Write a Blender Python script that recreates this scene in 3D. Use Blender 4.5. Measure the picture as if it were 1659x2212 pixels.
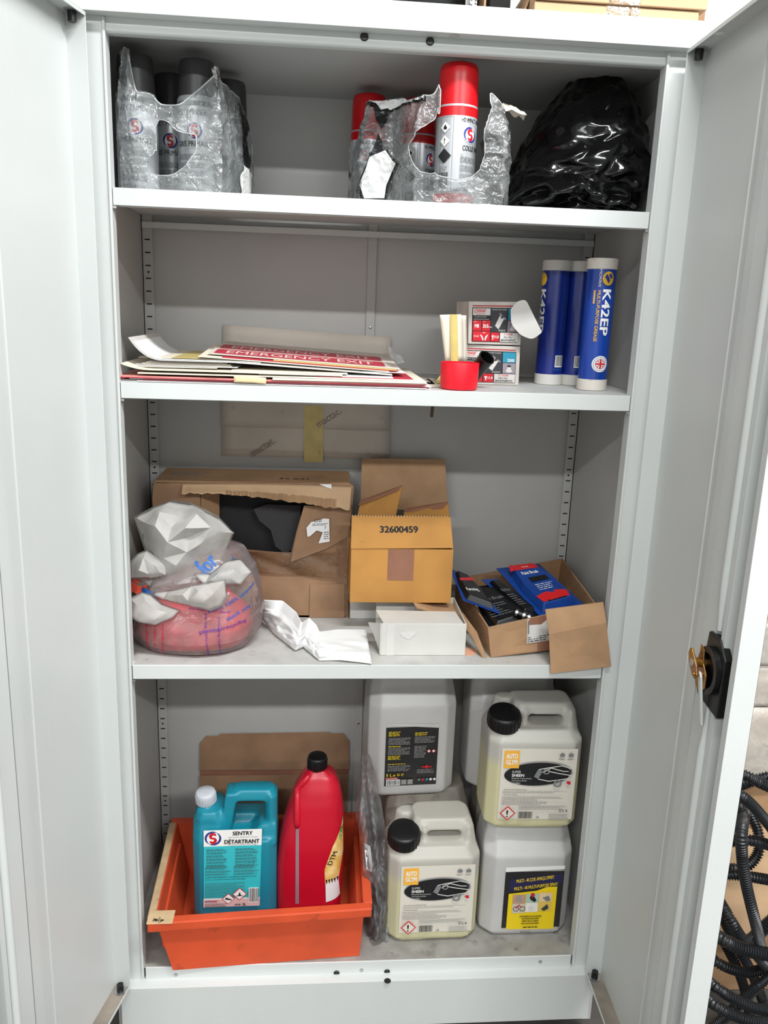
import bpy, bmesh, math, random
from mathutils import Vector, Matrix, Euler, noise

random.seed(7)
for o in list(bpy.data.objects): bpy.data.objects.remove(o)
SC = bpy.context.scene
COL = SC.collection

# ------------------------------------------------------------------ camera
CAM_LOC = Vector((-0.1068, -1.3949, 1.4332))
CAM_ROT = Euler((1.3313, -0.0344, -0.0757), 'XYZ')
FPX = 1782.96
cam_data = bpy.data.cameras.new('camera')
cam_data.sensor_fit = 'VERTICAL'
cam_data.sensor_height = 24.0
cam_data.lens = 24.0 * FPX / 2212.0
cam_data.clip_start = 0.05
cam = bpy.data.objects.new('camera', cam_data)
cam.location = CAM_LOC
cam.rotation_euler = CAM_ROT
COL.objects.link(cam)
SC.camera = cam
CM = CAM_ROT.to_matrix()

def ray(u, v):
    return CM @ Vector(((u - 829.5) / FPX, (1106 - v) / FPX, -1))
def P(u, v, y):            # point of the photograph at depth y
    d = ray(u, v); return CAM_LOC + d * ((y - CAM_LOC.y) / d.y)
def S(u, v, z):            # point of the photograph on a level surface
    d = ray(u, v); return CAM_LOC + d * ((z - CAM_LOC.z) / d.z)
def PX(u, v, x):
    d = ray(u, v); return CAM_LOC + d * ((x - CAM_LOC.x) / d.x)

# ------------------------------------------------------------------ world, lights, exposure
world = bpy.data.worlds.new('world'); SC.world = world
world.use_nodes = True
bg = world.node_tree.nodes['Background']
bg.inputs[0].default_value = (0.92, 0.96, 1.0, 1)
bg.inputs[1].default_value = 0.30
SC.view_settings.view_transform = 'Standard'
SC.view_settings.look = 'None'
SC.view_settings.exposure = 0.0
SC.view_settings.gamma = 1.0
SC.view_settings.use_curve_mapping = False

LAMPS = [  # x, y, z, length along x, width, watts  (ceiling battens)
    (0.75, -0.95, 2.80, 1.5, 0.16, 70),
    (-0.9, -3.0, 2.80, 1.5, 0.16, 72),
    (1.2, -3.0, 2.80, 1.5, 0.16, 84),
]
for i, (x, y, z, l, w, e) in enumerate(LAMPS):
    ld = bpy.data.lights.new('batten_light', 'AREA')
    ld.shape = 'RECTANGLE'; ld.size = l; ld.size_y = w; ld.energy = e
    ld.color = (0.97, 0.99, 1.0)
    lo = bpy.data.objects.new('batten_light', ld)
    lo.location = (x, y, z - 0.075)
    COL.objects.link(lo)

# ------------------------------------------------------------------ materials
def lin(c):
    out = []
    for k in c[:3]:
        k /= 255.0
        out.append(k / 12.92 if k <= 0.04045 else ((k + 0.055) / 1.055) ** 2.4)
    return tuple(out) + (1.0,)

MATS = {}
def mat(name, rgb, rough=0.5, metal=0.0, var=0.0, vscale=6.0, bump=0.0, bscale=60.0, rgb2=None,
        stain=None, stain_scale=5.0, stain_at=0.62, stain_w=0.08, trans=0.0, sss=0.0, spec=0.5, stretch=None, coat=0.0):
    if name in MATS: return MATS[name]
    m = bpy.data.materials.new(name); m.use_nodes = True
    nt = m.node_tree; N = nt.nodes; L = nt.links
    b = N['Principled BSDF']
    b.inputs['Base Color'].default_value = lin(rgb)
    b.inputs['Roughness'].default_value = rough
    b.inputs['Metallic'].default_value = metal
    b.inputs['Specular IOR Level'].default_value = spec
    b.inputs['Coat Weight'].default_value = coat
    if trans: b.inputs['Transmission Weight'].default_value = trans
    if sss:
        b.inputs['Subsurface Weight'].default_value = sss
        b.inputs['Subsurface Radius'].default_value = (0.02, 0.02, 0.015)
    tc = N.new('ShaderNodeTexCoord')
    vec = tc.outputs['Object']
    if stretch:
        mp = N.new('ShaderNodeMapping'); mp.inputs['Scale'].default_value = stretch
        L.new(vec, mp.inputs['Vector']); vec = mp.outputs['Vector']
    last = None
    if var or rgb2:
        nz = N.new('ShaderNodeTexNoise'); nz.inputs['Scale'].default_value = vscale
        nz.inputs['Detail'].default_value = 4
        L.new(vec, nz.inputs['Vector'])
        mx = N.new('ShaderNodeMix'); mx.data_type = 'RGBA'
        c2 = rgb2 if rgb2 else tuple(max(0, k * (1 - var)) for k in rgb)
        mx.inputs[6].default_value = lin(rgb); mx.inputs[7].default_value = lin(c2)
        rp = N.new('ShaderNodeMapRange')
        rp.inputs[1].default_value = 0.35; rp.inputs[2].default_value = 0.7
        L.new(nz.outputs['Fac'], rp.inputs[0]); L.new(rp.outputs[0], mx.inputs[0])
        last = mx.outputs[2]
    if stain:
        nz2 = N.new('ShaderNodeTexNoise'); nz2.inputs['Scale'].default_value = stain_scale
        nz2.inputs['Detail'].default_value = 8; nz2.inputs['Roughness'].default_value = 0.65
        L.new(vec, nz2.inputs['Vector'])
        rp = N.new('ShaderNodeMapRange')
        rp.inputs[1].default_value = stain_at; rp.inputs[2].default_value = stain_at + stain_w
        L.new(nz2.outputs['Fac'], rp.inputs[0])
        mx = N.new('ShaderNodeMix'); mx.data_type = 'RGBA'
        if last: L.new(last, mx.inputs[6])
        else: mx.inputs[6].default_value = lin(rgb)
        mx.inputs[7].default_value = lin(stain)
        L.new(rp.outputs[0], mx.inputs[0]); last = mx.outputs[2]
    if last: L.new(last, b.inputs['Base Color'])
    if bump:
        nz = N.new('ShaderNodeTexNoise'); nz.inputs['Scale'].default_value = bscale
        nz.inputs['Detail'].default_value = 3
        L.new(vec, nz.inputs['Vector'])
        bp = N.new('ShaderNodeBump'); bp.inputs['Strength'].default_value = bump
        bp.inputs['Distance'].default_value = 0.002
        L.new(nz.outputs['Fac'], bp.inputs['Height']); L.new(bp.outputs[0], b.inputs['Normal'])
    MATS[name] = m
    return m

def film(name, rgb=(235, 240, 240), haze=0.22, rough=0.12, gloss=0.25, bump=0.35, bscale=35.0, hazevar=0.5, translucent=False, vscale=22.0, crease_haze=0.45):
    """thin plastic film: see-through, milky in places, with glossy creases"""
    if name in MATS: return MATS[name]
    m = bpy.data.materials.new(name); m.use_nodes = True
    nt = m.node_tree; N = nt.nodes; L = nt.links
    N.remove(N['Principled BSDF'])
    out = N['Material Output']
    tc = N.new('ShaderNodeTexCoord')
    nz = N.new('ShaderNodeTexNoise'); nz.inputs['Scale'].default_value = bscale; nz.inputs['Detail'].default_value = 3
    nz.inputs['Distortion'].default_value = 1.2
    L.new(tc.outputs['Object'], nz.inputs['Vector'])
    bp = N.new('ShaderNodeBump'); bp.inputs['Strength'].default_value = bump; bp.inputs['Distance'].default_value = 0.006
    L.new(nz.outputs['Fac'], bp.inputs['Height'])
    tr = N.new('ShaderNodeBsdfTransparent'); tr.inputs[0].default_value = (0.97, 0.98, 0.98, 1)
    df = N.new('ShaderNodeBsdfDiffuse'); df.inputs[0].default_value = lin(rgb)
    tl = N.new('ShaderNodeBsdfTranslucent'); tl.inputs[0].default_value = lin(rgb)
    gl = N.new('ShaderNodeBsdfGlossy'); gl.inputs['Roughness'].default_value = rough
    L.new(bp.outputs[0], gl.inputs['Normal']); L.new(bp.outputs[0], df.inputs['Normal'])
    m0 = N.new('ShaderNodeMixShader'); m0.inputs[0].default_value = 0.5 if translucent else 0.3
    L.new(df.outputs[0], m0.inputs[1]); L.new(tl.outputs[0], m0.inputs[2])
    hz = N.new('ShaderNodeTexNoise'); hz.inputs['Scale'].default_value = vscale; hz.inputs['Detail'].default_value = 5
    L.new(tc.outputs['Object'], hz.inputs['Vector'])
    rp = N.new('ShaderNodeMapRange'); rp.inputs[1].default_value = 0.3; rp.inputs[2].default_value = 0.75
    rp.inputs[3].default_value = haze * (1 - hazevar); rp.inputs[4].default_value = min(1, haze * (1 + hazevar))
    L.new(hz.outputs['Fac'], rp.inputs[0])
    ge = N.new('ShaderNodeNewGeometry'); cr = N.new('ShaderNodeMapRange'); cr.inputs[1].default_value = 0.515; cr.inputs[2].default_value = 0.60
    cr.inputs[3].default_value = 0.0; cr.inputs[4].default_value = crease_haze
    L.new(ge.outputs['Pointiness'], cr.inputs[0])
    ad = N.new('ShaderNodeMath'); ad.operation = 'ADD'; ad.use_clamp = True
    L.new(rp.outputs[0], ad.inputs[0]); L.new(cr.outputs[0], ad.inputs[1])
    m1 = N.new('ShaderNodeMixShader')
    L.new(ad.outputs[0], m1.inputs[0]); L.new(tr.outputs[0], m1.inputs[1]); L.new(m0.outputs[0], m1.inputs[2])
    fr = N.new('ShaderNodeLayerWeight'); fr.inputs[0].default_value = gloss
    L.new(bp.outputs[0], fr.inputs['Normal'])
    m2 = N.new('ShaderNodeMixShader')
    L.new(fr.outputs['Fresnel'], m2.inputs[0]); L.new(m1.outputs[0], m2.inputs[1]); L.new(gl.outputs[0], m2.inputs[2])
    L.new(m2.outputs[0], out.inputs['Surface'])
    MATS[name] = m
    return m

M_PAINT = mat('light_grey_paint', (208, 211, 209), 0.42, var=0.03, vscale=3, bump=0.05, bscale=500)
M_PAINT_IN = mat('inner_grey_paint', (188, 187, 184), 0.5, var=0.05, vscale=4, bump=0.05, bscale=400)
M_SHELF = mat('worn_shelf_paint', (196, 197, 194), 0.5, var=0.06, vscale=9, stain=(112, 108, 102), stain_scale=9, stain_at=0.60, stain_w=0.16)
M_BASE = mat('dirty_shelf_paint', (190, 188, 183), 0.55, var=0.1, vscale=20, stain=(96, 90, 84), stain_scale=17, stain_at=0.62, stain_w=0.14)
M_FLOORPAN = mat('grimy_floor_pan', (158, 155, 149), 0.6, var=0.16, vscale=24, stain=(84, 80, 74), stain_scale=15, stain_at=0.58, stain_w=0.16)
M_DIRTYFLANGE = mat('grimy_paint', (150, 140, 128), 0.65, var=0.25, vscale=14)
M_BLACK = mat('black_plastic', (14, 14, 15), 0.38, bump=0.1, bscale=200)
M_HOLE = mat('dark_slot', (18, 18, 18), 0.9)
M_BRASS = mat('yellow_zinc', (176, 138, 62), 0.32, 0.9, rgb2=(150, 98, 86), vscale=60)
M_STEEL = mat('steel', (190, 190, 190), 0.3, 0.9)
M_WHITE = mat('print_white', (236, 236, 232), 0.55)
M_INK = mat('print_black', (20, 20, 22), 0.55)
M_INKGREY = mat('print_grey', (120, 122, 124), 0.6)
M_RED = mat('print_red', (200, 24, 40), 0.5)
M_BLUE = mat('print_blue', (32, 56, 138), 0.5)

# ------------------------------------------------------------------ mesh helpers
def link(o): COL.objects.link(o); return o

class MB:
    """collects shapes into one mesh; .build() links it as ONE object"""
    def __init__(s): s.v = []; s.f = []; s.mi = []; s.m = 0
    def add(s, vs, fs):
        n = len(s.v); s.v += [tuple(p) for p in vs]
        s.f += [tuple(n + i for i in f) for f in fs]; s.mi += [s.m] * len(fs)
    def box(s, x0, y0, z0, x1, y1, z1, fn=None):
        vs = [(x, y, z) for z in (z0, z1) for y in (y0, y1) for x in (x0, x1)]
        if fn: vs = [fn(*p) for p in vs]
        s.add(vs, [(0, 2, 3, 1), (4, 5, 7, 6), (0, 1, 5, 4), (2, 6, 7, 3), (0, 4, 6, 2), (1, 3, 7, 5)])
    def hexa(s, b, t):     # bottom 4 and top 4 corners, same order around
        vs = list(b) + list(t)
        s.add(vs, [(3, 2, 1, 0), (4, 5, 6, 7), (0, 1, 5, 4), (1, 2, 6, 5), (2, 3, 7, 6), (3, 0, 4, 7)])
    def prism(s, pts, off):   # polygon (3-D points) pushed along off
        n = len(pts); off = Vector(off)
        vs = [Vector(p) for p in pts] + [Vector(p) + off for p in pts]
        s.add(vs, [tuple(range(n - 1, -1, -1)), tuple(range(n, 2 * n))] + [(i, (i + 1) % n, n + (i + 1) % n, n + i) for i in range(n)])
    def lathe(s, prof, c=(0, 0, 0), n=32, axis=None, close=True):   # prof: (r, z)
        c = Vector(c)
        q = Vector(axis).to_track_quat('Z', 'Y') if axis is not None else None
        vs = []
        for r, z in prof:
            for k in range(n):
                a = 2 * math.pi * k / n
                p = Vector((r * math.cos(a), r * math.sin(a), z))
                if q: p = q @ p
                vs.append(c + p)
        fs = []
        for i in range(len(prof) - 1):
            for k in range(n):
                fs.append((i * n + k, i * n + (k + 1) % n, (i + 1) * n + (k + 1) % n, (i + 1) * n + k))
        if close:
            fs.append(tuple(range(n - 1, -1, -1))); fs.append(tuple((len(prof) - 1) * n + k for k in range(n)))
        s.add(vs, fs)
    def tube(s, pts, r, n=10, cap=True):
        pts = [Vector(p) for p in pts]; m = len(pts)
        rs = r if isinstance(r, (list, tuple)) else [r] * m
        t0 = (pts[1] - pts[0]).normalized()
        up = Vector((0, 0, 1)) if abs(t0.z) < 0.9 else Vector((1, 0, 0))
        a = t0.cross(up).normalized(); vs = []
        for i in range(m):
            t = (pts[min(i + 1, m - 1)] - pts[max(i - 1, 0)]).normalized()
            a = (a - t * a.dot(t)).normalized(); b = t.cross(a)
            for k in range(n):
                w = 2 * math.pi * k / n
                vs.append(pts[i] + (a * math.cos(w) + b * math.sin(w)) * rs[i])
        fs = [(i * n + k, i * n + (k + 1) % n, (i + 1) * n + (k + 1) % n, (i + 1) * n + k) for i in range(m - 1) for k in range(n)]
        if cap: fs += [tuple(range(n - 1, -1, -1)), tuple((m - 1) * n + k for k in range(n))]
        s.add(vs, fs)
    def grid(s, fn, nu, nv, keep=None, closed_u=False):
        vs = [fn(i / nu, j / nv) for j in range(nv + 1) for i in range(nu + 1)]
        fs = []
        for j in range(nv):
            for i in range(nu):
                if keep and not keep((i + .5) / nu, (j + .5) / nv): continue
                a = j * (nu + 1) + i
                fs.append((a, a + 1, a + nu + 2, a + nu + 1))
        used = sorted({k for f in fs for k in f}); mp = {k: i for i, k in enumerate(used)}
        s.add([vs[k] for k in used], [tuple(mp[k] for k in f) for f in fs])
    def build(s, name, mats, parent=None, smooth=False, bevel=0.0, solid=0.0, subsurf=0, bseg=2, weld=False, recalc=True, angle=None):
        me = bpy.data.meshes.new(name); me.from_pydata(s.v, [], s.f)
        if not isinstance(mats, (list, tuple)): mats = [mats]
        for m in mats: me.materials.append(m)
        for p, i in zip(me.polygons, s.mi): p.material_index = i
        bm = bmesh.new(); bm.from_mesh(me)
        if weld: bmesh.ops.remove_doubles(bm, verts=bm.verts, dist=1e-5)
        if recalc: bmesh.ops.recalc_face_normals(bm, faces=bm.faces)
        bm.to_mesh(me); bm.free()
        if smooth: me.shade_smooth()
        if angle is not None: me.set_sharp_from_angle(angle=math.radians(angle))
        o = bpy.data.objects.new(name, me); link(o)
        if parent is not None: o.parent = parent
        if bevel:
            b = o.modifiers.new('bevel', 'BEVEL'); b.width = bevel; b.segments = bseg; b.limit_method = 'ANGLE'; b.angle_limit = math.radians(30)
        if subsurf:
            b = o.modifiers.new('sub', 'SUBSURF'); b.levels = subsurf; b.render_levels = subsurf
        if solid:
            b = o.modifiers.new('solid', 'SOLIDIFY'); b.thickness = solid; b.offset = 0
        return o

def tag(o, label, cat, group=None):
    o['label'] = label; o['category'] = cat
    if group: o['group'] = group
    return o
def thing(name, label, cat, loc=(0, 0, 0), group=None):
    # empty at the thing's base; children are built in world space, so keep it unrotated at the origin offset
    o = bpy.data.objects.new(name, None); o.empty_display_size = 0.05
    link(o); o.location = loc
    return tag(o, label, cat, group)
def adopt(root):
    """children were built in world coordinates: keep them there"""
    bpy.context.view_layer.update()
    for c in root.children: c.matrix_parent_inverse = Matrix.Translation(-root.location)
def struct(o): o['kind'] = 'structure'; return o

# ---- lettering: text outlines as flat meshes
_tc = {}
def glyphs(txt, bold=0.0):
    key = (txt, bold)
    if key in _tc: return _tc[key]
    cu = bpy.data.curves.new('t', 'FONT'); cu.body = txt; cu.size = 1.0; cu.offset = bold; cu.resolution_u = 3
    o = bpy.data.objects.new('t', cu); link(o)
    dg = bpy.context.evaluated_depsgraph_get()
    me = bpy.data.meshes.new_from_object(o.evaluated_get(dg))
    vs = [(v.co.x, v.co.y) for v in me.vertices]; fs = [tuple(p.vertices) for p in me.polygons]
    bpy.data.objects.remove(o); bpy.data.curves.remove(cu); bpy.data.meshes.remove(me)
    x0 = min(v[0] for v in vs); x1 = max(v[0] for v in vs); y0 = min(v[1] for v in vs); y1 = max(v[1] for v in vs)
    _tc[key] = (vs, fs, x0, x1, y0, y1)
    return _tc[key]

class Print:
    """flat print on a surface: fn(u, v, h) -> world point; u right, v up in metres, h lift off the surface"""
    def __init__(s, fn, step=0.0, lift=0.00012, both=False):
        s.fn = fn; s.step = step; s.both = both; s.lift = lift; s.h = lift; s.mb = MB(); s.mats = []
    def _m(s, m):
        if m not in s.mats: s.mats.append(m)
        s.mb.m = s.mats.index(m); s.h += s.lift * 0.35
    def _tris(s, vs, fs):
        h = s.h
        if s.step:
            tris = [(vs[f[0]], vs[f[i]], vs[f[i + 1]]) for f in fs for i in range(1, len(f) - 1)]
            out = []
            while tris:
                t = tris.pop()
                e = [(max(abs(t[i][0] - t[(i + 1) % 3][0]), abs(t[i][1] - t[(i + 1) % 3][1]) if s.both else 0), i) for i in range(3)]
                L, i = max(e)
                if L > s.step and len(out) < 20000:
                    a, b, c = t[i], t[(i + 1) % 3], t[(i + 2) % 3]; m = ((a[0] + b[0]) / 2, (a[1] + b[1]) / 2)
                    tris += [(a, m, c), (m, b, c)]
                else: out.append(t)
            vs = [p for t in out for p in t]; fs = [(3 * k, 3 * k + 1, 3 * k + 2) for k in range(len(out))]
        pts = [s.fn(p[0], p[1], h) for p in vs]
        if any(p is None for p in pts):
            fs = [f for f in fs if all(pts[i] is not None for i in f)]; used = sorted({i for f in fs for i in f}); mp = {k: i for i, k in enumerate(used)}
            pts = [pts[k] for k in used]; fs = [tuple(mp[i] for i in f) for f in fs]
        s.mb.add(pts, fs)
    def poly(s, pts, m): s._m(m); s._tris(list(pts), [tuple(range(len(pts)))]); return s
    def rect(s, x0, y0, x1, y1, m):
        s._m(m)
        if s.step:
            n = max(1, int(abs(x1 - x0) / s.step) + 1)
            vs = [(x0 + (x1 - x0) * i / n, y) for i in range(n + 1) for y in (y0, y1)]
            s.mb.add([s.fn(p[0], p[1], s.h) for p in vs], [(2 * i, 2 * i + 2, 2 * i + 3, 2 * i + 1) for i in range(n)])
        else: s.mb.add([s.fn(*p, s.h) for p in ((x0, y0), (x1, y0), (x1, y1), (x0, y1))], [(0, 1, 2, 3)])
        return s
    def frame(s, x0, y0, x1, y1, w, m):
        s.rect(x0, y0, x1, y0 + w, m); s.rect(x0, y1 - w, x1, y1, m); s.rect(x0, y0, x0 + w, y1, m); s.rect(x1 - w, y0, x1, y1, m); return s
    def disc(s, x, y, rx, ry, m, n=28, a0=0, a1=360, rot=0.0):
        c, q = math.cos(rot), math.sin(rot); pts = []
        for k in range(n):
            a = math.radians(a0 + (a1 - a0) * k / n); X, Y = rx * math.cos(a), ry * math.sin(a)
            pts.append((x + X * c - Y * q, y + X * q + Y * c))
        return s.poly(pts, m)
    def arc(s, x, y, r0, r1, a0, a1, m, n=20, taper=0.0):
        s._m(m); vs = []
        for k in range(n + 1):
            t = k / n; a = math.radians(a0 + (a1 - a0) * t); w = (r1 - r0) * (1 - taper * abs(2 * t - 1) ** 2); mid = (r0 + r1) / 2
            for r in (mid - w / 2, mid + w / 2): vs.append((x + r * math.cos(a), y + r * math.sin(a)))
        s._tris(vs, [(2 * k, 2 * k + 1, 2 * k + 3, 2 * k + 2) for k in range(n)]); return s
    def diamond(s, x, y, r, m, border=None, bw=0.18):
        if border: s.poly([(x - r, y), (x, y - r), (x + r, y), (x, y + r)], border); r *= 1 - bw
        return s.poly([(x - r, y), (x, y - r), (x + r, y), (x, y + r)], m)
    def text(s, txt, x, y, m, h=None, w=None, bold=0.0, rot=0.0, align='l', shear=0.0):
        """x, y: lower-left corner; h: height of the text's box; w: squeeze or stretch to this width"""
        vs, fs, x0, x1, y0, y1 = glyphs(txt)
        k = h / (y1 - y0); kx = (w / (x1 - x0)) if w else k
        c, q = math.cos(rot), math.sin(rot); W = (x1 - x0) * kx
        ox = 0 if align == 'l' else (-W / 2 if align == 'c' else -W)
        shifts = [(0, 0)]
        if bold: e = bold * .9; shifts = [(-e * kx, 0), (e * kx, 0), (0, e * k * .6), (0, -e * k * .6)]     # heavier strokes
        for sx, sy in shifts:
            pts = []
            for a, b in vs:
                X = (a - x0) * kx + ox + sx; Y = (b - y0) * k + sy; X += Y * shear
                pts.append((x + X * c - Y * q, y + X * q + Y * c))
            s._m(m); s._tris(pts, fs)
        return s
    def greek(s, x0, y0, x1, y1, rows, m, fill=0.45, ragged=0.25, seed=1, words=0.012):
        """rows of print too small to read: word-shaped bars"""
        rnd = random.Random(seed); dy = (y1 - y0) / rows; s._m(m); vs = []; fs = []
        for r in range(rows):
            yb = y1 - (r + 1) * dy; x = x0; end = x1 - (x1 - x0) * ragged * rnd.random()
            while x < end:
                w = words * (0.35 + rnd.random()); w = min(w, end - x)
                n = len(vs); vs += [(x, yb), (x + w, yb), (x + w, yb + dy * fill), (x, yb + dy * fill)]; fs.append((n, n + 1, n + 2, n + 3))
                x += w + words * 0.22
        s._tris(vs, fs); return s
    def barcode(s, x0, y0, x1, y1, m, n=26, seed=3):
        rnd = random.Random(seed); x = x0; dx = (x1 - x0) / n; s._m(m); vs = []; fs = []
        while x < x1 - dx * .3:
            w = dx * rnd.choice((.3, .5, .8)); k = len(vs)
            vs += [(x, y0), (x + w, y0), (x + w, y1), (x, y1)]; fs.append((k, k + 1, k + 2, k + 3)); x += w + dx * rnd.choice((.3, .5, .6))
        s._tris(vs, fs); return s
    def build(s, name, parent): return s.mb.build(name, s.mats, parent, recalc=False)

def quad_fn(bl, br, tl, tr=None, w=None, h=None):
    """plane through corner points; returns (fn, width, height); u, v in metres, bilinear"""
    bl, br, tl = Vector(bl), Vector(br), Vector(tl); tr = Vector(tr) if tr is not None else br + tl - bl
    W = w or (br - bl).length; H = h or (tl - bl).length
    n = (br - bl).cross(tl - bl).normalized()
    def fn(u, v, k):
        a, b = u / W, v / H
        return (bl * (1 - a) + br * a) * (1 - b) + (tl * (1 - a) + tr * a) * b + n * k
    return fn, W, H
def swirl_logo(pr, x, y, r):
    """round red and blue S-shaped swirl mark"""
    pr.disc(x, y, r * 1.02, r * 1.02, M_WHITE)
    pr.arc(x, y, r * .72, r, 60, 235, M_BLUE, taper=.75); pr.arc(x, y, r * .72, r, 240, 415, M_BLUE, taper=.75)
    pr.arc(x + r * .02, y + r * .28, r * .12, r * .5, 15, 270, M_RED, taper=.55)
    pr.arc(x - r * .02, y - r * .28, r * .12, r * .5, -165, 90, M_RED, taper=.55)
# ------------------------------------------------------------------ room shell
Z1, Z2, Z3, ZB = 1.6047, 1.3042, 0.8024, 0.160
YB = 0.398
M_FLOOR = mat('floor_concrete', (92, 88, 84), 0.8, var=0.35, vscale=9, bump=0.2, bscale=40)
M_WALL = mat('wall_paint', (225, 226, 224), 0.7, var=0.03, vscale=2)
M_CEIL = mat('ceiling_paint', (232, 232, 230), 0.8)
RX0, RX1, RY0, RY1, RZ = -3.0, 3.4, -4.6, 0.62, 2.9
def shell(name, b, m):
    q = MB(); q.box(*b); return struct(q.build(name, m))
shell('floor', (RX0, RY0, -0.08, RX1, RY1, 0), M_FLOOR)
shell('ceiling', (RX0, RY0, RZ, RX1, RY1, RZ + 0.08), M_CEIL)
shell('wall_back', (RX0, RY1, 0, RX1, RY1 + 0.08, RZ), M_WALL)
shell('wall_left', (RX0 - 0.08, RY0, 0, RX0, RY1, RZ), M_WALL)
shell('wall_right', (RX1, RY0, 0, RX1 + 0.08, RY1, RZ), M_WALL)
shell('wall_front', (RX0, RY0 - 0.08, 0, RX1, RY0, RZ), M_WALL)
for i, (x, y, z, l, w, e) in enumerate(LAMPS):
    t = thing('ceiling_lamp', ['long white fluorescent batten on ceiling nearest the cabinet', 'long white fluorescent batten on ceiling, rear left', 'long white fluorescent batten on ceiling, rear right'][i], 'lamp', (x, y, z))
    q = MB(); q.box(x - l / 2, y - w / 2, z - 0.02, x + l / 2, y + w / 2, z + 0.099); q.build('housing', M_PAINT, t, bevel=0.004)
    q = MB(); q.box(x - l / 2 + .02, y - w / 2 + .02, z - 0.06, x + l / 2 - .02, y + w / 2 - .02, z - 0.02)
    me = bpy.data.materials.get('diffuser') or bpy.data.materials.new('diffuser'); me.use_nodes = True
    b = me.node_tree.nodes['Principled BSDF']; b.inputs['Emission Color'].default_value = (1, 1, 1, 1); b.inputs['Emission Strength'].default_value = 3.0
    q.build('diffuser', me, t, bevel=0.01); adopt(t)

# ------------------------------------------------------------------ the cabinet
cab = thing('storage_cabinet', 'tall light grey steel cupboard with both doors open', 'cabinet', (0, 0.2, 0))
WO, WI, WP = 0.484, 0.467, 0.4315     # outer side, inner side, post inner edge (half widths)
HT, HB = 1.8430, 0.1375               # door opening top and bottom
def part(name, m, boxes, bevel=0.0, parent=cab, **k):
    q = MB()
    for b in boxes: q.box(*b)
    return q.build(name, m, parent, bevel=bevel, **k)
for s in (-1, 1):
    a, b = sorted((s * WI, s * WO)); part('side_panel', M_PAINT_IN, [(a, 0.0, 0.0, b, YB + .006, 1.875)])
    # front post: folded channel with a thin return on the inside edge
    a, b = sorted((s * WP, s * (WO - .001))); c0, c1 = sorted((s * WP, s * (WP + .0045))); e0, e1 = sorted((s * (WO - .03), s * (WO - .0015)))
    part('front_post', M_PAINT, [(a + (.0006 if s > 0 else 0), -0.001, 0.10, b - (.0006 if s < 0 else 0), 0.010, HT + .006), (c0, -0.004, HB + .002, c1, 0.022, HT - .001)], bevel=0.0012)
part('top_panel', M_PAINT, [(-WO, -0.022, 1.876, WO, YB + .006, 1.882)])
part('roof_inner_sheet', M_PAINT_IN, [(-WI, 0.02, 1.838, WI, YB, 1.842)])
part('header_rail', M_PAINT, [(-WO, -0.025, HT, WO, -0.021, 1.882), (-WO, -0.0212, HT, WO, 0.004, HT + .003)], bevel=0.0008)
q = MB()   # door stop under the header: face that rolls under into a rounded lip
prof = [(0.002, HT + .002), (0.002, 1.833), (0.0005, 1.828), (0.001, 1.8245), (0.004, 1.8225), (0.009, 1.822), (0.02, 1.8225), (0.02, HT + .002)]
q.prism([(-WP - .004, y, z) for y, z in prof], (2 * WP + .008, 0, 0)); q.build('door_stop', M_PAINT, cab, bevel=0.001)
for u, v in ((787, 79), (929, 89)):
    p = P(u, v, 0.001); q = MB(); q.lathe([(0.0064, 0), (0.0064, 0.0016), (0.0052, 0.003)], (p.x, 0.0025, p.z), 20, axis=(0, -1, 0)); q.build('rubber_buffer', M_BLACK, cab, smooth=True, angle=40)
q = MB(); p = S(985, 70, HT); q.lathe([(0.008, 0), (0.008, 0.0008)], (p.x, -0.012, HT - .0008), 20); q.build('blanking_plug', M_PAINT_IN, cab)
# back: two sheets and a cover rail over their joint
XR = P(804, 600, YB).x
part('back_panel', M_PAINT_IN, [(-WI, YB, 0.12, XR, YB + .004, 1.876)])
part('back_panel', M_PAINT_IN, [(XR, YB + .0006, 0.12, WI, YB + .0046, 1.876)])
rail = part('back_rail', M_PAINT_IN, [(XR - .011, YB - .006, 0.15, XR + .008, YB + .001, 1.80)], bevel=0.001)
for u, v in ((800, 707), (774, 1562), (815, 186)):
    p = P(u, v, YB - .006); q = MB(); q.lathe([(0.0032, 0), (0.0032, .0008), (0.0018, .0016)], (p.x, YB - .006, p.z), 14, axis=(0, -1, 0)); q.build('screw', M_STEEL, rail, smooth=True, angle=40)
bk = P(815, 186, YB - .006)
part('rail_bracket', M_PAINT_IN, [(bk.x - .010, YB - .009, bk.z - .03, bk.x + .007, YB - .0062, bk.z + .012)], bevel=.0008)
# slotted uprights in the rear corners
for s in (-1, 1):
    x0, x1 = sorted((s * (WI - .001), s * (WI - .021)))
    st = part('slotted_upright', M_PAINT_IN, [(x0, YB - .010, 0.15, x1, YB - .0085, 1.83), (min(s * (WI - .001), s * (WI - .003)), YB - .0085, .15, max(s * (WI - .001), s * (WI - .003)), YB, 1.83)], bevel=.0006)
    xc = s * (WI - .011); z = 0.19; k = 0
    q = MB(); q.box(-.0052, YB - .0103, -.0013, .0052, YB - .0098, .0013); so = q.build('slot', M_HOLE, st); so.location = (xc, 0, z)
    q = MB(); q.lathe([(0.0022, 0), (0.0022, .0005)], (0, YB - .0098, .0125), 10, axis=(0, -1, 0)); ho = q.build('pin_hole', M_HOLE, st); ho.location = (xc, 0, z + .0253 * 3)
    while z < 1.79:
        z += 0.0253; k += 1; c = so.copy(); link(c); c.location = (xc, 0, z)
        if k % 8 == 3 and k > 3: c = ho.copy(); link(c); c.location = (xc, 0, z)
    part('upright_gap', M_HOLE, [(min(s * WI, s * (WI - .0012)), YB - .012, .15, max(s * WI, s * (WI - .0012)), YB - .0102, 1.83)], parent=st)
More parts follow.
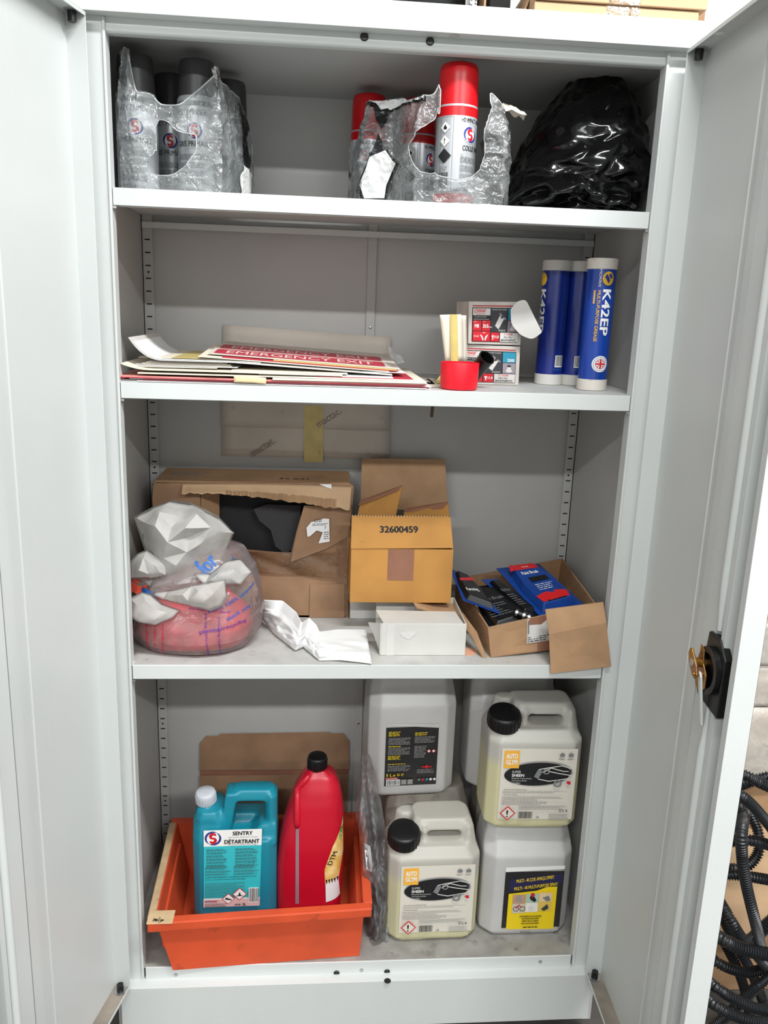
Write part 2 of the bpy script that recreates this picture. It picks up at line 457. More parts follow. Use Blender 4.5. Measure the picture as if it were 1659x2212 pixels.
# shelves: folded trays with lips front and back
LIP = 0.0268
for z, m in ((Z1, M_SHELF), (Z2, M_SHELF), (Z3, M_BASE)):
    w = 0.4305 if z > .9 else 0.4300; yb = 0.3845
    part('shelf', M_PAINT if z > .9 else M_PAINT, [(-w, 0, z - LIP, w, .0015, z), (-w, 0, z - LIP, w, .016, z - LIP + .0015),
         (-WI + .002, yb - .0030, z - LIP, WI - .002, yb - .0015, z - LIP + .0120), (-WI + .002, yb - .0020, z - LIP + .0105, WI - .002, yb + .012, z - LIP + .0120), (-w - .001, .0016, z - .0015, w + .001, .02, z), (-WI + .002, .012, z - .0016, WI - .002, yb, z - .00005)], bevel=0.0005)
    if z < .9: part('shelf_surface', M_BASE, [(-WI + .003, .018, z, WI - .003, yb - .0005, z + .0004), (-w + .001, .003, z, w - .001, .018, z + .0004)])
    elif z < 1.4: part('shelf_surface', M_SHELF, [(-WI + .003, .018, z, WI - .003, yb - .0005, z + .0003), (-w + .001, .003, z, w - .001, .018, z + .0003)])
# bottom pan, its lip, plinth
part('bottom_shelf', M_FLOORPAN, [(-WI, .001, ZB - .0015, WI, YB, ZB)])
lip = part('bottom_lip', M_PAINT, [(-.4285, -0.0015, ZB - .0295, .4285, .002, ZB + .001)], bevel=.001)
for u, v in ((380, 2106), (781, 2096), (1167, 2078)):
    p = P(u, v, -.0015); q = MB(); q.lathe([(0.0042, 0), (0.0042, .0006), (0.002, .0012)], (p.x, -.0013, p.z), 14, axis=(0, -1, 0)); q.build('screw', M_STEEL, lip, smooth=True, angle=40)
for u, v in ((727, 2102), (836, 2099)):
    p = P(u, v, -.0015); q = MB(); q.lathe([(0.0060, 0), (0.0060, .0016), (0.0048, .003)], (p.x, -.0012, p.z), 18, axis=(0, -1, 0)); q.build('rubber_buffer', M_BLACK, lip, smooth=True, angle=40)
pl = part('plinth', M_PAINT, [(-.472, -.025, .026, .468, -.0225, .1345), (-.478, -.0225, .1330, .478, .012, .1345)], bevel=.0012)
q = MB(); p = S(837, 2119, .1345); q.lathe([(0.0068, 0), (0.0068, .0004)], (p.x, p.y, .1346), 20); q.build('bolt_hole', M_HOLE, pl)
part('base_frame', M_HOLE, [(-.47, .02, 0, .47, .03, .13)])
# right-hand rim where each shelf clips into the post
for z in (Z1, Z2, Z3):
    for s in (-1, 1): part('shelf_clip', M_STEEL, [(min(s * .4255, s * .4312), -.0012, z - LIP - .004, max(s * .4255, s * .4312), .012, z - LIP - .0005)])

# ---- doors: pressed trays
DT, DW, DZ0, DZ1 = 0.032, 0.416, 0.1400, 1.8400
def make_door(side, ang):
    a = math.radians(ang); o = Vector((side * .4525, -.0265, 0))
    dd = Vector((side * math.sin(a), -math.cos(a), 0)); tt = Vector((side * math.cos(a), math.sin(a), 0))
    fn = lambda d, t, z: o + dd * d + tt * t + Vector((0, 0, z))
    def bx(q, d0, t0, z0, d1, t1, z1): q.box(d0, t0, z0, d1, t1, z1, fn=fn)
    q = MB()
    bx(q, 0, DT - .0012, DZ0, DW, DT, DZ1)                         # skin
    bx(q, 0, 0, DZ0, .0014, DT, DZ1)                               # hinge-side flange
    bx(q, 0, 0, DZ1 - .0014, DW, DT, DZ1)                          # top flange
    bx(q, DW - .0014, 0, DZ0, DW, DT, DZ1)                         # free-edge flange
    bx(q, DW - .0125, 0, DZ0, DW, .0014, DZ1)                      # return lip at the free edge
    bx(q, 0, 0, DZ1 - .006, DW, .0012, DZ1); bx(q, 0, 0, DZ0, DW, .0012, DZ0 + .006)
    d = q.build('door', M_PAINT, cab, bevel=.0006)
    q = MB(); bx(q, .001, .001, DZ0, DW - .001, DT - .001, DZ0 + .0014); q.build('bottom_flange', M_DIRTYFLANGE, d)
    # pressed stiffener that carries the lock rods
    def strip(name, prof, z0, z1, m=M_PAINT, th=.0012):
        q = MB()
        for (d0, t0), (d1, t1) in zip(prof, prof[1:]):
            e = Vector((d1 - d0, t1 - t0)); e.normalize(); nx, nt = -e.y * th, e.x * th
            vs = [fn(x, t, z) for z in (z0, z1) for x, t in ((d0, t0), (d1, t1), (d1 + nx, t1 + nt), (d0 + nx, t0 + nt))]
            q.hexa(vs[:4], vs[4:])
        return q.build(name, m, d)
    strip('stiffener', [(.165, .0300), (.2090, .0290), (.2105, .0268), (.2125, .0268), (.2140, .0285), (.262, .0265), (.268, .010), (.2935, .0085)], DZ0 + .002, DZ1 - .03)
    strip('lock_channel', [(.2955, .0095), (.2960, .0085), (.332, .0085), (.334, .016), (.352, .016), (.3535, .0065), (.3650, .0062), (.3660, .026)], DZ0 + .002, DZ1 - .004)
    q = MB(); bx(q, .2935, .0100, DZ0 + .01, .2960, .0105, DZ1 - .01); q.build('seam_gap', M_HOLE, d)
    zr0, zr1 = .895, 1.045
    for nm, pts in (('lock_rod', [(DZ0 + .004, .0075), (zr0 - .055, .0075), (zr0 - .03, .005), (zr0 + .055, .004)]), ('lock_rod', [(1.022, .004), (1.055, .0060), (1.085, .0075), (DZ1 - .004, .0075)])):
        q = MB(); q.tube([fn(.343, .0085, z) for z, r in pts], [r for z, r in pts], 16); q.build(nm, M_PAINT, d, smooth=True, angle=50)
    # lock behind the handle: black moulded box, turning cam
    if side > 0:
        zc = .963
        q = MB(); hexp = [(.300, zc - .036), (.312, zc - .052), (.376, zc - .058), (.379, zc + .028), (.357, zc + .050), (.322, zc + .050), (.318, zc + .02), (.302, zc - .016)]
        q.prism([fn(x, .0035, z) for x, z in hexp], tt * .012); hs = q.build('lock_housing', M_BLACK, d, bevel=.002)
        q = MB(); n = 28
        for (r0, r1, t0, t1) in ((.022, .030, -.004, .004), (.0, .022, .002, .004)):
            vs = []; fs = []
            for k in range(n):
                w = 2 * math.pi * k / n
                for r, t in ((r0, t0), (r1, t0), (r1, t1)): vs.append(fn(.345 + r * math.cos(w), t, zc + r * 1.15 * math.sin(w)))
            for k in range(n):
                j = (k + 1) % n; fs += [(3 * k, 3 * k + 1, 3 * j + 1, 3 * j), (3 * k + 1, 3 * k + 2, 3 * j + 2, 3 * j + 1)]
            q.add(vs, fs)
        q.build('ring', M_BLACK, hs, smooth=True, angle=40)
        q = MB()
        arm = [(.322, zc + .030), (.334, zc + .026), (.337, zc + .006), (.350, zc - .006), (.350, zc - .026), (.338, zc - .036), (.322, zc - .034), (.315, zc - .020), (.322, zc - .002)]
        q.prism([fn(x, -.006, z) for x, z in arm], tt * .002)
        cam2 = [(.313, zc + .020), (.320, zc + .022), (.340, zc + .004), (.345, zc - .008), (.338, zc - .016), (.330, zc - .014), (.314, zc + .002), (.310, zc + .012)]
        q.prism([fn(x, -.017, z) for x, z in cam2], tt * .003)
        q.tube([fn(.3265, -.016, zc + .004), fn(.3265, .003, zc + .004)], .007, 14)
        q.tube([fn(.337, -.019, zc - .009), fn(.337, -.005, zc - .009)], .0032, 10)
        q.build('turning_cam', M_BRASS, hs, bevel=.0008)
        q = MB(); q.tube([fn(.3265, -.0178, zc + .004), fn(.3265, -.0170, zc + .004)], .0055, 14); q.build('spindle', M_STEEL, hs)
        q = MB(); q.prism([fn(x, -.0115 + (.010 if z < zc - .05 else 0), z) for x, z in ((.334, zc - .006), (.340, zc - .004), (.345, zc - .010), (.347, zc - .085), (.337, zc - .085))], tt * .004); q.build('rod_end', M_PAINT, d, bevel=.002)
    # pivot pins top and bottom, each with a washer
    for z, sg in ((DZ0 + .0014, 1), (DZ1 - .0014, -1)):
        q = MB(); q.tube([fn(.014, .014, z + sg * .002), fn(.014, .014, z + sg * .016)], [.0068, .0062], 12); q.build('hinge_pin', M_BLACK, d, smooth=True, angle=40)
        q = MB(); q.tube([fn(.014, .014, z + sg * .0004), fn(.014, .014, z + sg * .002)], .0115, 16); q.build('washer', M_STEEL, d)
    if side > 0:
        q = MB(); p = [fn(.085 + .007 * math.cos(k * math.pi / 8), .012 + .007 * math.sin(k * math.pi / 8), DZ1 - .0016) for k in range(16)]; q.add(p, [tuple(range(16))]); q.build('rod_hole', M_WHITE, d)
    return d
make_door(1, -2.0)
make_door(-1, 12.5)
adopt(cab)
# ------------------------------------------------------------------ more shape helpers
from mathutils.geometry import tessellate_polygon
def rpoly(pts, n=5):
    """polygon with rounded corners; pts: (x, y, r)"""
    out = []; m = len(pts)
    for i in range(m):
        p = Vector(pts[i][:2]); r = pts[i][2] if len(pts[i]) > 2 else 0
        a = (Vector(pts[i - 1][:2]) - p); b = (Vector(pts[(i + 1) % m][:2]) - p)
        if r <= 0: out.append(tuple(p)); continue
        k = min(r, a.length * .49, b.length * .49); a = p + a.normalized() * k; b = p + b.normalized() * k
        for j in range(n + 1):
            t = j / n; out.append(tuple(a * (1 - t) ** 2 + p * 2 * t * (1 - t) + b * t * t))
    return out
def plate(q, outer, holes, fn, th):
    """flat sheet of thickness th with holes; fn(x, y, h) places it"""
    loops = [list(outer)] + [list(h) for h in holes]
    flat = [p for l in loops for p in l]; n = len(flat)
    tris = tessellate_polygon([[Vector((p[0], p[1], 0)) for p in l] for l in loops])
    vs = [fn(p[0], p[1], 0) for p in flat] + [fn(p[0], p[1], -th) for p in flat]
    fs = [tuple(t) for t in tris] + [tuple(n + i for i in reversed(t)) for t in tris]
    k = 0
    for l in loops:
        m = len(l); fs += [(k + i, k + (i + 1) % m, n + k + (i + 1) % m, n + k + i) for i in range(m)]; k += m
    q.add(vs, fs)
def slab_mesh(outline, holes, depth, r, seg=4):
    """solid with rounded rims from a silhouette: x, z outline, y depth (front at y = 0)"""
    cu = bpy.data.curves.new('s', 'CURVE'); cu.dimensions = '2D'; cu.fill_mode = 'BOTH'
    cu.extrude = depth / 2 - r; cu.bevel_depth = r; cu.bevel_resolution = seg; cu.offset = -r
    for l in [outline] + holes:
        sp = cu.splines.new('POLY'); sp.points.add(len(l) - 1); sp.use_cyclic_u = True
        for p, c in zip(sp.points, l): p.co = (c[0], c[1], 0, 1)
    o = bpy.data.objects.new('s', cu); link(o)
    me = bpy.data.meshes.new_from_object(o.evaluated_get(bpy.context.evaluated_depsgraph_get()))
    vs = [(v.co.x, depth / 2 - v.co.z, v.co.y) for v in me.vertices]; fs = [tuple(p.vertices) for p in me.polygons]
    bpy.data.objects.remove(o); bpy.data.curves.remove(cu); bpy.data.meshes.remove(me)
    return vs, fs
def crease(p, s, seed=0):
    """sharp-ridged noise in -1..1"""
    v = noise.noise(Vector(p) * s + Vector((seed * 7.3, seed * 3.1, seed)))
    return 1 - 2 * abs(v) ** 0.7
def cyl_fn(c, r, a0=0.0):
    """print around an upright cylinder; u = 0 sits at angle a0 from straight ahead (towards -y), positive to the right"""
    c = Vector(c)
    def fn(u, v, h):
        a = a0 + u / r; return c + Vector(((r + h) * math.sin(a), -(r + h) * math.cos(a), v))
    return fn

M_CARD = mat('cardboard', (176, 140, 106), 0.75, var=0.12, vscale=14, bump=0.12, bscale=120, spec=0.2)
M_CARD2 = mat('cardboard_pale', (204, 170, 134), 0.75, var=0.08, vscale=10, bump=0.1, bscale=120, spec=0.2)
M_CARD3 = mat('cardboard_dull', (160, 126, 98), 0.8, var=0.12, vscale=18, bump=0.12, bscale=120, spec=0.2)
M_CARDIN = mat('cardboard_inside', (168, 132, 100), 0.8, var=0.1, vscale=18, stretch=(60, 1, 1), bump=0.2, bscale=3, spec=0.2)
M_AMBER = mat('amber_cardboard', (192, 138, 72), 0.62, var=0.10, vscale=11, stain=(120, 92, 60), stain_scale=16, stain_at=0.66, stain_w=0.1, spec=0.3)
M_TAPEBR = mat('brown_tape', (150, 104, 82), 0.5, var=0.08, vscale=20)
M_PAPER = mat('cream_paper', (236, 226, 206), 0.75, var=0.06, vscale=12, spec=0.2)
M_PAPERW = mat('white_paper', (240, 240, 240), 0.7, var=0.04, vscale=12, spec=0.2)
M_PAPERG = mat('grey_white_paper', (214, 211, 206), 0.7, var=0.08, vscale=8, spec=0.2)
M_PAPERB = mat('backing_paper', (214, 204, 192), 0.75, var=0.07, vscale=8, spec=0.2)
M_REDSHEET = mat('red_vinyl', (190, 44, 66), 0.5, var=0.08)
M_PINKEDGE = mat('faded_red_edge', (222, 150, 140), 0.6, var=0.15, vscale=30)
M_YTAPE = mat('yellowed_tape', (216, 194, 118), 0.4, var=0.1, vscale=30)
M_SILVER = mat('silver_print', (196, 199, 202), 0.32, 0.35)
M_TIN = mat('tin_rim', (170, 172, 174), 0.25, 0.9)
M_REDCAP = mat('red_cap', (206, 16, 26), 0.3)
M_REDBRIGHT = mat('bright_red_plastic', (232, 18, 40), 0.4, sss=0.1)
M_DARKCAP = mat('dark_grey_cap', (58, 57, 58), 0.4)
M_BAGBLACK = mat('black_bag_film', (7, 7, 8), 0.16, bump=0.2, bscale=60, spec=0.45)
M_FILM = film('shrink_film', haze=0.20, gloss=0.45, rough=.09, bump=1.0, bscale=60, hazevar=.7)
M_FILMEDGE = film('film_edge', haze=.34, gloss=.5, rough=.1, bump=.6, bscale=80, hazevar=.3)

# ------------------------------------------------------------------ top shelf: spray cans
CAN_R, CAN_H = 0.0335, 0.2175
def spray_can(name, c, kind, turn, label, group):
    c = Vector(c); t = thing(name, label, 'spray can', c, group); R = CAN_R
    q = MB(); q.lathe([(R * .9, 0), (R * .97, .001), (R, .004), (R, .150), (R * .97, .156), (R * .9, .160), (R * .86, .162)], c, 40)
    bodym = M_SILVER if kind == 'red' else M_SILVER
    q.build('can_body', bodym, t, smooth=True, angle=50)
    q = MB(); q.lathe([(R * 1.0, -.0005), (R * 1.02, .001), (R * 1.02, .003), (R, .0042)], c, 40); q.build('base_rim', M_TIN, t, smooth=True, angle=50)
    q = MB()
    if kind == 'red': q.lathe([(R * .99, .150), (R * .985, .152), (R * .95, .197), (R * .93, .2095), (R * .88, .2150), (R * .75, .2172), (R * .3, .2175)], c, 40)
    else: q.lathe([(R * .92, .156), (R * .92, .160), (R * .88, .196), (R * .86, .2095), (R * .80, .2150), (R * .6, .2172), (R * .3, .2175)], c, 40)
    q.build('cap', M_REDCAP if kind == 'red' else M_DARKCAP, t, smooth=True, angle=50)
    pr = Print(cyl_fn(c, R, turn), step=.003, lift=.00015); half = math.pi * R * .98
    if kind == 'red':
        pr.rect(-half, .1360, half, .1500, M_REDCAP); pr.rect(-half, .004, half, .018, M_REDCAP)
        pr.rect(-.036, .020, -.0130, .134, M_INKGREY); pr.rect(-.0352, .0208, -.0138, .1332, M_SILVER)
        pr.text('HD IMPACT ADHESIVE', 0.0, .1265, M_INK, h=.0062, w=.052, bold=.012)
        swirl_logo(pr, .0160, .1080, .0125)
        pr.text('COLLE SPRAY', .0030, .0840, M_INK, h=.0075, w=.044, bold=.012)
        for k, z in enumerate((.066, .053, .040, .027)): pr.greek(.000, z, .040, z + .0095, 4, M_INKGREY, seed=k, words=.006); pr.frame(.000, z + .0098, .004, z + .0122, .0004, M_INKGREY)
        pr.diamond(-.0262, .1180, .0085, M_WHITE); pr.poly([(-.0262 + a, .1180 + b) for a, b in ((-.0025, -.0035), (.0025, -.0035), (.003, -.0005), (.001, .002), (.0005, .0045), (-.0022, .0015), (-.003, -.001))], M_INK)
        pr.diamond(-.0262, .0975, .0085, M_WHITE); pr.text('!', -.0272, .0935, M_INK, h=.008, bold=.03)
        pr.diamond(-.0262, .0750, .0115, M_INK); pr.barcode(-.0345, .026, -.018, .050, M_INK, 16); pr.greek(-.0345, .052, -.018, .060, 4, M_INKGREY)
        pr.text('400', .006, .0200, M_INK, h=.005)
    else:
        pr.rect(-half, .1420, half, .1500, M_INKGREY)
        pr.text('GREY PRIMER', -.0290, .1280, M_INKDK, h=.0085, w=.052, bold=.012)
        swirl_logo(pr, .0020, .1040, .0130)
        pr.text('GRIS PRIMAIRE', -.0300, .0800, M_INKDK, h=.0085, w=.060, bold=.012)
        for k, z in enumerate((.060, .047, .034, .022)): pr.greek(-.030, z, .026, z + .0095, 4, M_INKGREY, seed=k + 9, words=.006); pr.frame(-.030, z + .0098, -.026, z + .0122, .0004, M_INKGREY)
        pr.text('LPS 52 400ml', -.028, .0095, M_INKGREY, h=.0055); pr.barcode(-.072, .03, -.050, .06, M_INK)
    pr.build('printed_label', t); adopt(t); return t
M_INKDK = mat('print_dark_grey', (58, 60, 62), 0.55)
def can_at(u, y): p = P(u, 300, y); return (p.x, y, Z1 + .0008)
spray_can('spray_can', can_at(985, .062), 'red', .10, 'red-capped silver adhesive spray can standing in front in torn shrink wrap', None)
spray_can('spray_can', can_at(796, .290), 'red', -.75, 'red-capped spray can behind the white-patched film at the left of the wrap', None)
spray_can('spray_can', can_at(903, .300), 'red', .3, 'red-capped spray can half hidden directly behind the front adhesive can', None)
spray_can('spray_can', can_at(297, .115), 'grey', .05, 'grey primer spray can leftmost on the top shelf, label readable', None)
spray_can('spray_can', can_at(428, .125), 'grey', -.10, 'grey primer spray can seen through the torn hole, second from left post', None)
spray_can('spray_can', can_at(497, .245), 'grey', -.6, 'grey primer spray can at the right rear of the left shrink-wrapped pack', None)
spray_can('spray_can', can_at(372, .225), 'grey', 0, 'grey primer spray can in the dark gap between the two front cans', None)

# ---- torn shrink wrap: a sheet folded round the pack
def wrap(name, label, plan, z0, z1, keep, mfn, mats, n=220, m=100, amp=.006, seed=1, zfn=None):
    pts = [Vector((x, y)) for x, y in plan]; L = [0]
    for a, b in zip(pts, pts[1:]): L.append(L[-1] + (b - a).length)
    def at(s):
        d = s * L[-1]
        for i in range(len(pts) - 1):
            if d <= L[i + 1] + 1e-9:
                t = (d - L[i]) / (L[i + 1] - L[i]); e = (pts[i + 1] - pts[i]).normalized()
                return pts[i].lerp(pts[i + 1], t), Vector((e.y, -e.x))
    def fn(s, t):
        p, nn = at(s); zt = zfn(s, p.x, p.y) if zfn else z1
        z = z0 + (zt - z0) * t; co = Vector((p.x, p.y, z))
        d = amp * (crease(co, 16, seed) * .8 + crease(co, 38, seed + 3) * .5 + crease(co, 95, seed + 5) * .28) * min(1, .25 + 2.2 * t)
        lean = -.10 * max(0, t - .6) ** 2 if zfn else 0
        return (p.x + nn.x * (d + lean), p.y + nn.y * (d + lean), z + amp * .5 * noise.noise(co * 30))
    q = MB(); kept = []
    def kp(s, t):
        x, y, z = fn(s, t); return keep(s, t, x, y, z)
    vs = [fn(i / n, j / m) for j in range(m + 1) for i in range(n + 1)]
    for j in range(m):
        for i in range(n):
            s, t = (i + .5) / n, (j + .5) / m
            if not kp(s, t): continue
            a = j * (n + 1) + i; q.f.append((a, a + 1, a + n + 2, a + n + 1)); q.mi.append(mfn(s, t, *fn(s, t)))
    q.v = vs
    o = q.build(name, mats, None, smooth=True)
    bm = bmesh.new(); bm.from_mesh(o.data)
    bmesh.ops.delete(bm, geom=[v for v in bm.verts if not v.link_faces], context='VERTS')
    for _ in range(5):      # soften the stepped torn edge
        bv = {v: [e.other_vert(v).co for e in v.link_edges if e.is_boundary] for v in bm.verts if v.is_boundary}
        new = {v: (v.co * .4 + sum(c, Vector()) / len(c) * .6) for v, c in bv.items() if len(c) == 2}
        for v, c in new.items(): v.co = c
    rim = []
    bm.verts.ensure_lookup_table(); seen = set()
    for e in bm.edges:
        if e.is_boundary: rim.append((e.verts[0].co.copy(), e.verts[1].co.copy()))
    bm.to_mesh(o.data); bm.free()
    q = MB()
    for a, b in rim: q.tube([a, b + (b - a) * .15], .0005 + .0009 * max(0, .5 + noise.noise(a * 40)), 5, cap=False)
    rm = q.build('torn_edge', M_FILMEDGE, o, smooth=True); rm['kind'] = 'stuff'
    return tag(o, label, 'plastic wrap')
def inpoly(x, z, poly):
    r = False
    for (x0, z0), (x1, z1) in zip(poly, poly[1:] + poly[:1]):
        if (z0 > z) != (z1 > z) and x < (x1 - x0) * (z - z0) / (z1 - z0) + x0: r = not r
    return r
def trace(pts, y): return [(P(u, v, y).x, P(u, v, y).z) for u, v in pts]
M_FILMWHITE = mat('white_printed_film', (222, 222, 220), 0.3, var=0.05)
M_FILMBLACK = mat('black_printed_film', (22, 22, 24), 0.3)
# left pack
xl, xr = P(246, 300, .05).x + .004, P(492, 300, .05).x
hole = trace([(342, 262), (400, 250), (452, 268), (468, 230), (500, 215), (420, 205), (345, 210), (330, 225), (310, 205), (250, 205), (240, 100), (520, 100), (520, 190), (440, 215), (392, 285), (382, 290), (432, 300), (420, 345), (375, 385), (335, 378), (318, 350), (340, 320), (345, 290)], .05)
h1 = trace([(340, 258), (362, 262), (384, 285), (425, 292), (424, 330), (400, 362), (372, 380), (338, 380), (322, 372), (318, 350), (338, 330)], .05)
def keepL(s, t, x, y, z):
    if y < .09 and inpoly(x, z, h1): return False
    return True
topL = lambda s, x, y: (P(x and 0, 0, 0).z if False else (Z1 + .215 if x < xl + .02 else (Z1 + .150 if x < xl + .06 else (Z1 + .135 + .9 * max(0, x - xl - .10) if y < .06 else Z1 + .175))))
def matL(s, t, x, y, z):
    if y > .10 and x > xr - .03:
        if .16 < t < .46 and y < .22: return 1
        if .50 < t < .85 and .11 < y < .16: return 2
    return 0
wrapL = wrap('shrink_wrap', 'torn clear shrink wrap around the grey primer cans on the top shelf', [(xl, .33), (xl, .16), (xl + .004, .055), (xl + .03, .045), (xr - .05, .05), (xr - .012, .045), (xr, .065), (xr + .020, .16), (xr + .018, .30)], Z1 + .001, Z1 + .2, keepL, lambda *a: 0, [M_FILM], zfn=topL, seed=2, amp=.005)
# middle pack
xl2, xr2 = P(766, 330, .20).x, P(1104, 330, .03).x
h2 = trace([(934, 262), (948, 248), (955, 100), (1055, 100), (1060, 235), (1042, 290), (1046, 330), (1032, 372), (1015, 385), (990, 392), (940, 380), (905, 372), (888, 345), (884, 310), (905, 280)], .03)
wp1 = trace([(782, 208), (812, 200), (850, 198), (903, 193), (901, 240), (868, 232), (842, 243), (835, 238), (822, 240), (812, 222), (792, 216)], .12)
wp2 = trace([(797, 342), (830, 330), (850, 362), (832, 405), (828, 432), (786, 430), (776, 398), (790, 365)], .12)
bp1 = trace([(778, 204), (820, 196), (906, 190), (906, 247), (868, 238), (840, 248), (832, 272), (822, 284), (812, 262), (806, 232), (780, 216)], .12)
bp2 = trace([(816, 290), (826, 318), (836, 330), (855, 362), (838, 405), (832, 436), (780, 436), (772, 398), (788, 362), (798, 335), (808, 318)], .12)
def keepM(s, t, x, y, z):
    if y < .085 and inpoly(x, z, h2): return False
    return True
def matM(s, t, x, y, z):
    if x < P(905, 300, .1).x + .02 and y < .2:
        if inpoly(x, z, wp1) or inpoly(x, z, wp2): return 1
        if inpoly(x, z, bp1) or inpoly(x, z, bp2): return 2
    return 0
def topM(s, x, y):
    if y > .14: return Z1 + .150
    if x < .02: return Z1 + .172
    if x < .075: return Z1 + .165
    return Z1 + .185 - .77 * max(0, x - .145)
wrapM = wrap('shrink_wrap', 'torn clear shrink wrap with black and white print around red-capped cans', [(xl2 + .01, .35), (xl2 + .002, .25), (P(782, 330, .12).x, .12), (P(850, 330, .11).x, .10), (P(900, 330, .03).x, .028), (P(1000, 330, .02).x, .020), (xr2 - .012, .022), (xr2, .040), (xr2 + .012, .15), (xr2 + .012, .32)], Z1 + .001, Z1 + .2, keepM, lambda *a: 0, [M_FILM], zfn=topM, n=280, m=120, seed=6, amp=.006)
# the print on the film
from mathutils.bvhtree import BVHTree
def proj_fn(bv, o, ux, uz, dirn, dflt=0, maxd=9.0):
    def fn(u, v, h):
        p = o + ux * u + uz * v; hit = bv.ray_cast(p, dirn, maxd)
        return hit[0] - dirn * (.0008 + h) if hit[0] is not None else None
    return fn
def film_print(w, items, o, ux, dirn, maxd=9.0):
    bv = BVHTree.FromObject(w, bpy.context.evaluated_depsgraph_get()); fn = proj_fn(bv, Vector(o), Vector(ux), Vector((0, 0, 1)), Vector(dirn), 0, maxd)
    pr = Print(fn, step=.004, lift=.0004, both=True)
    for pts, m in items: pr.poly(pts, m)
    pr.build('film_print', w)
def tri(pts):     # split an outline into triangles so that it may be concave
    return [[pts[i] for i in t] for t in tessellate_polygon([[Vector((p[0], p[1], 0)) for p in pts]])]
film_print(wrapM, [(t_, m) for pts, m in ((bp1, M_FILMBLACK), (bp2, M_FILMBLACK), (wp1, M_FILMWHITE), (wp2, M_FILMWHITE)) for t_ in tri(pts)], (0, -.2, 0), (1, 0, 0), (0, 1, 0), .42)
sb = [(y, Z1 + z) for y, z in ((.130, .165), (.150, .150), (.165, .130), (.150, .105), (.175, .085), (.185, .065), (.150, .060), (.135, .085), (.140, .115), (.125, .140))]
sw = [(y, Z1 + z) for y, z in ((.120, .0), (.110, .035), (.130, .062), (.190, .058), (.215, .030), (.205, .0))]
film_print(wrapL, [(t_, m) for pts, m in ((sb, M_FILMBLACK), (sw, M_FILMWHITE)) for t_ in tri(pts)], (.0, 0, 0), (0, 1, 0), (-1, 0, 0), .30)
# crumpled beige scrap caught in the wrap
q = MB(); c = P(1108, 243, .06)
def scrapf(i, j):
    a = Vector(((i - .5) * .042, (j - .5) * .02, 0)); return c + Vector((a.x, a.y, -.010 * i + .012 * crease(a, 55, 4) * .6 + .008 * math.sin(j * 3)))
q.grid(scrapf, 10, 8); tag(q.build('paper_scrap', M_PAPER, None, smooth=True, solid=.0008), 'crumpled cream paper scrap sticking out of the shrink wrap by the black bag', 'paper')
# black sack
def blob(name, label, cat, rings, m, seed, amp, scale, nth=72, sub=0, per=3, parent=None, flat=None, pw=2.4):
    """rings: (z, cx, cy, rx, ry) from bottom to top"""
    q = MB(); R = []
    for (a, b) in zip(rings, rings[1:]):
        for k in range(per): t = k / per; R.append([a[i] * (1 - t) + b[i] * t for i in range(5)])
    R.append(list(rings[-1])); vs = []
    for z, cx, cy, rx, ry in R:
        for k in range(nth):
            w = 2 * math.pi * k / nth; cw, sw = math.cos(w), math.sin(w)
            X = math.copysign(abs(cw) ** (2 / pw), cw); Y = math.copysign(abs(sw) ** (2 / pw), sw)
            co = Vector((cx + rx * X, cy + ry * Y, z)); nrm = Vector((X, Y, .3)).normalized()
            d = amp * (crease(co, scale, seed) + .5 * crease(co, scale * 2.3, seed + 2) + .25 * crease(co, scale * 5, seed + 4)) * min(1, min(rx, ry) / .05)
            co = co + nrm * d
            if flat is not None: co.z = max(co.z, flat)
            vs.append(co)
    m_ = len(R); fs = [(i * nth + k, i * nth + (k + 1) % nth, (i + 1) * nth + (k + 1) % nth, (i + 1) * nth + k) for i in range(m_ - 1) for k in range(nth)]
    fs += [tuple(range(nth - 1, -1, -1)), tuple((m_ - 1) * nth + k for k in range(nth))]
    q.add(vs, fs); o = q.build(name, m, parent, smooth=True)
    if label: tag(o, label, cat)
    return o
def crumpled(name, label, cat, c, sx, sy, sz, n, m, seed, jit, mt, parent=None, tilt=(0, 0, 0), flat=None, shape=None, sub=0, angle=14, bev=.0012):
    """crumpled film: a coarse faceted skin with crisp folds"""
    rd = random.Random(seed); q = MB(); vs = []; c = Vector(c)
    for j in range(m + 1):
        for k in range(n):
            ph = -math.pi / 2 + math.pi * (j + (rd.uniform(-.33, .33) if 0 < j < m else 0)) / m
            w = 2 * math.pi * (k + (.5 if j % 2 else 0) + rd.uniform(-.32, .32)) / n
            d = Vector((math.cos(ph) * math.cos(w), math.cos(ph) * math.sin(w), math.sin(ph)))
            r = 1 + jit * rd.uniform(-1, 1) + .22 * noise.noise(d * 1.1 + Vector((seed, 0, 0)))
            p = Vector((d.x * sx, d.y * sy, d.z * sz)) * (r if 0 < j < m else .9)
            if shape: p = shape(p)
            p.rotate(Euler(tilt)); p += c
            if flat is not None: p.z = max(p.z, flat); p.x = min(p.x, .462); p.y = min(p.y, .384)
            vs.append(p)
    fs = []
    for j in range(m):
        for k in range(n):
            a, b, e, f = j * n + k, j * n + (k + 1) % n, (j + 1) * n + (k + 1) % n, (j + 1) * n + k
            fs += [(a, b, e), (a, e, f)] if rd.random() < .5 else [(a, b, f), (b, e, f)]
    q.add(vs, fs); o = q.build(name, mt, parent, smooth=True, bevel=0 if sub else bev, angle=None if sub else angle, weld=True, subsurf=sub)
    if label: tag(o, label, cat)
    return o
bx0, bx1 = P(1112, 440, .06).x, P(1402, 440, .06).x; bc = (bx0 + bx1) / 2; bw = (bx1 - bx0) / 2
zt = P(1300, 148, .16).z; hz = (zt - Z1) / 2
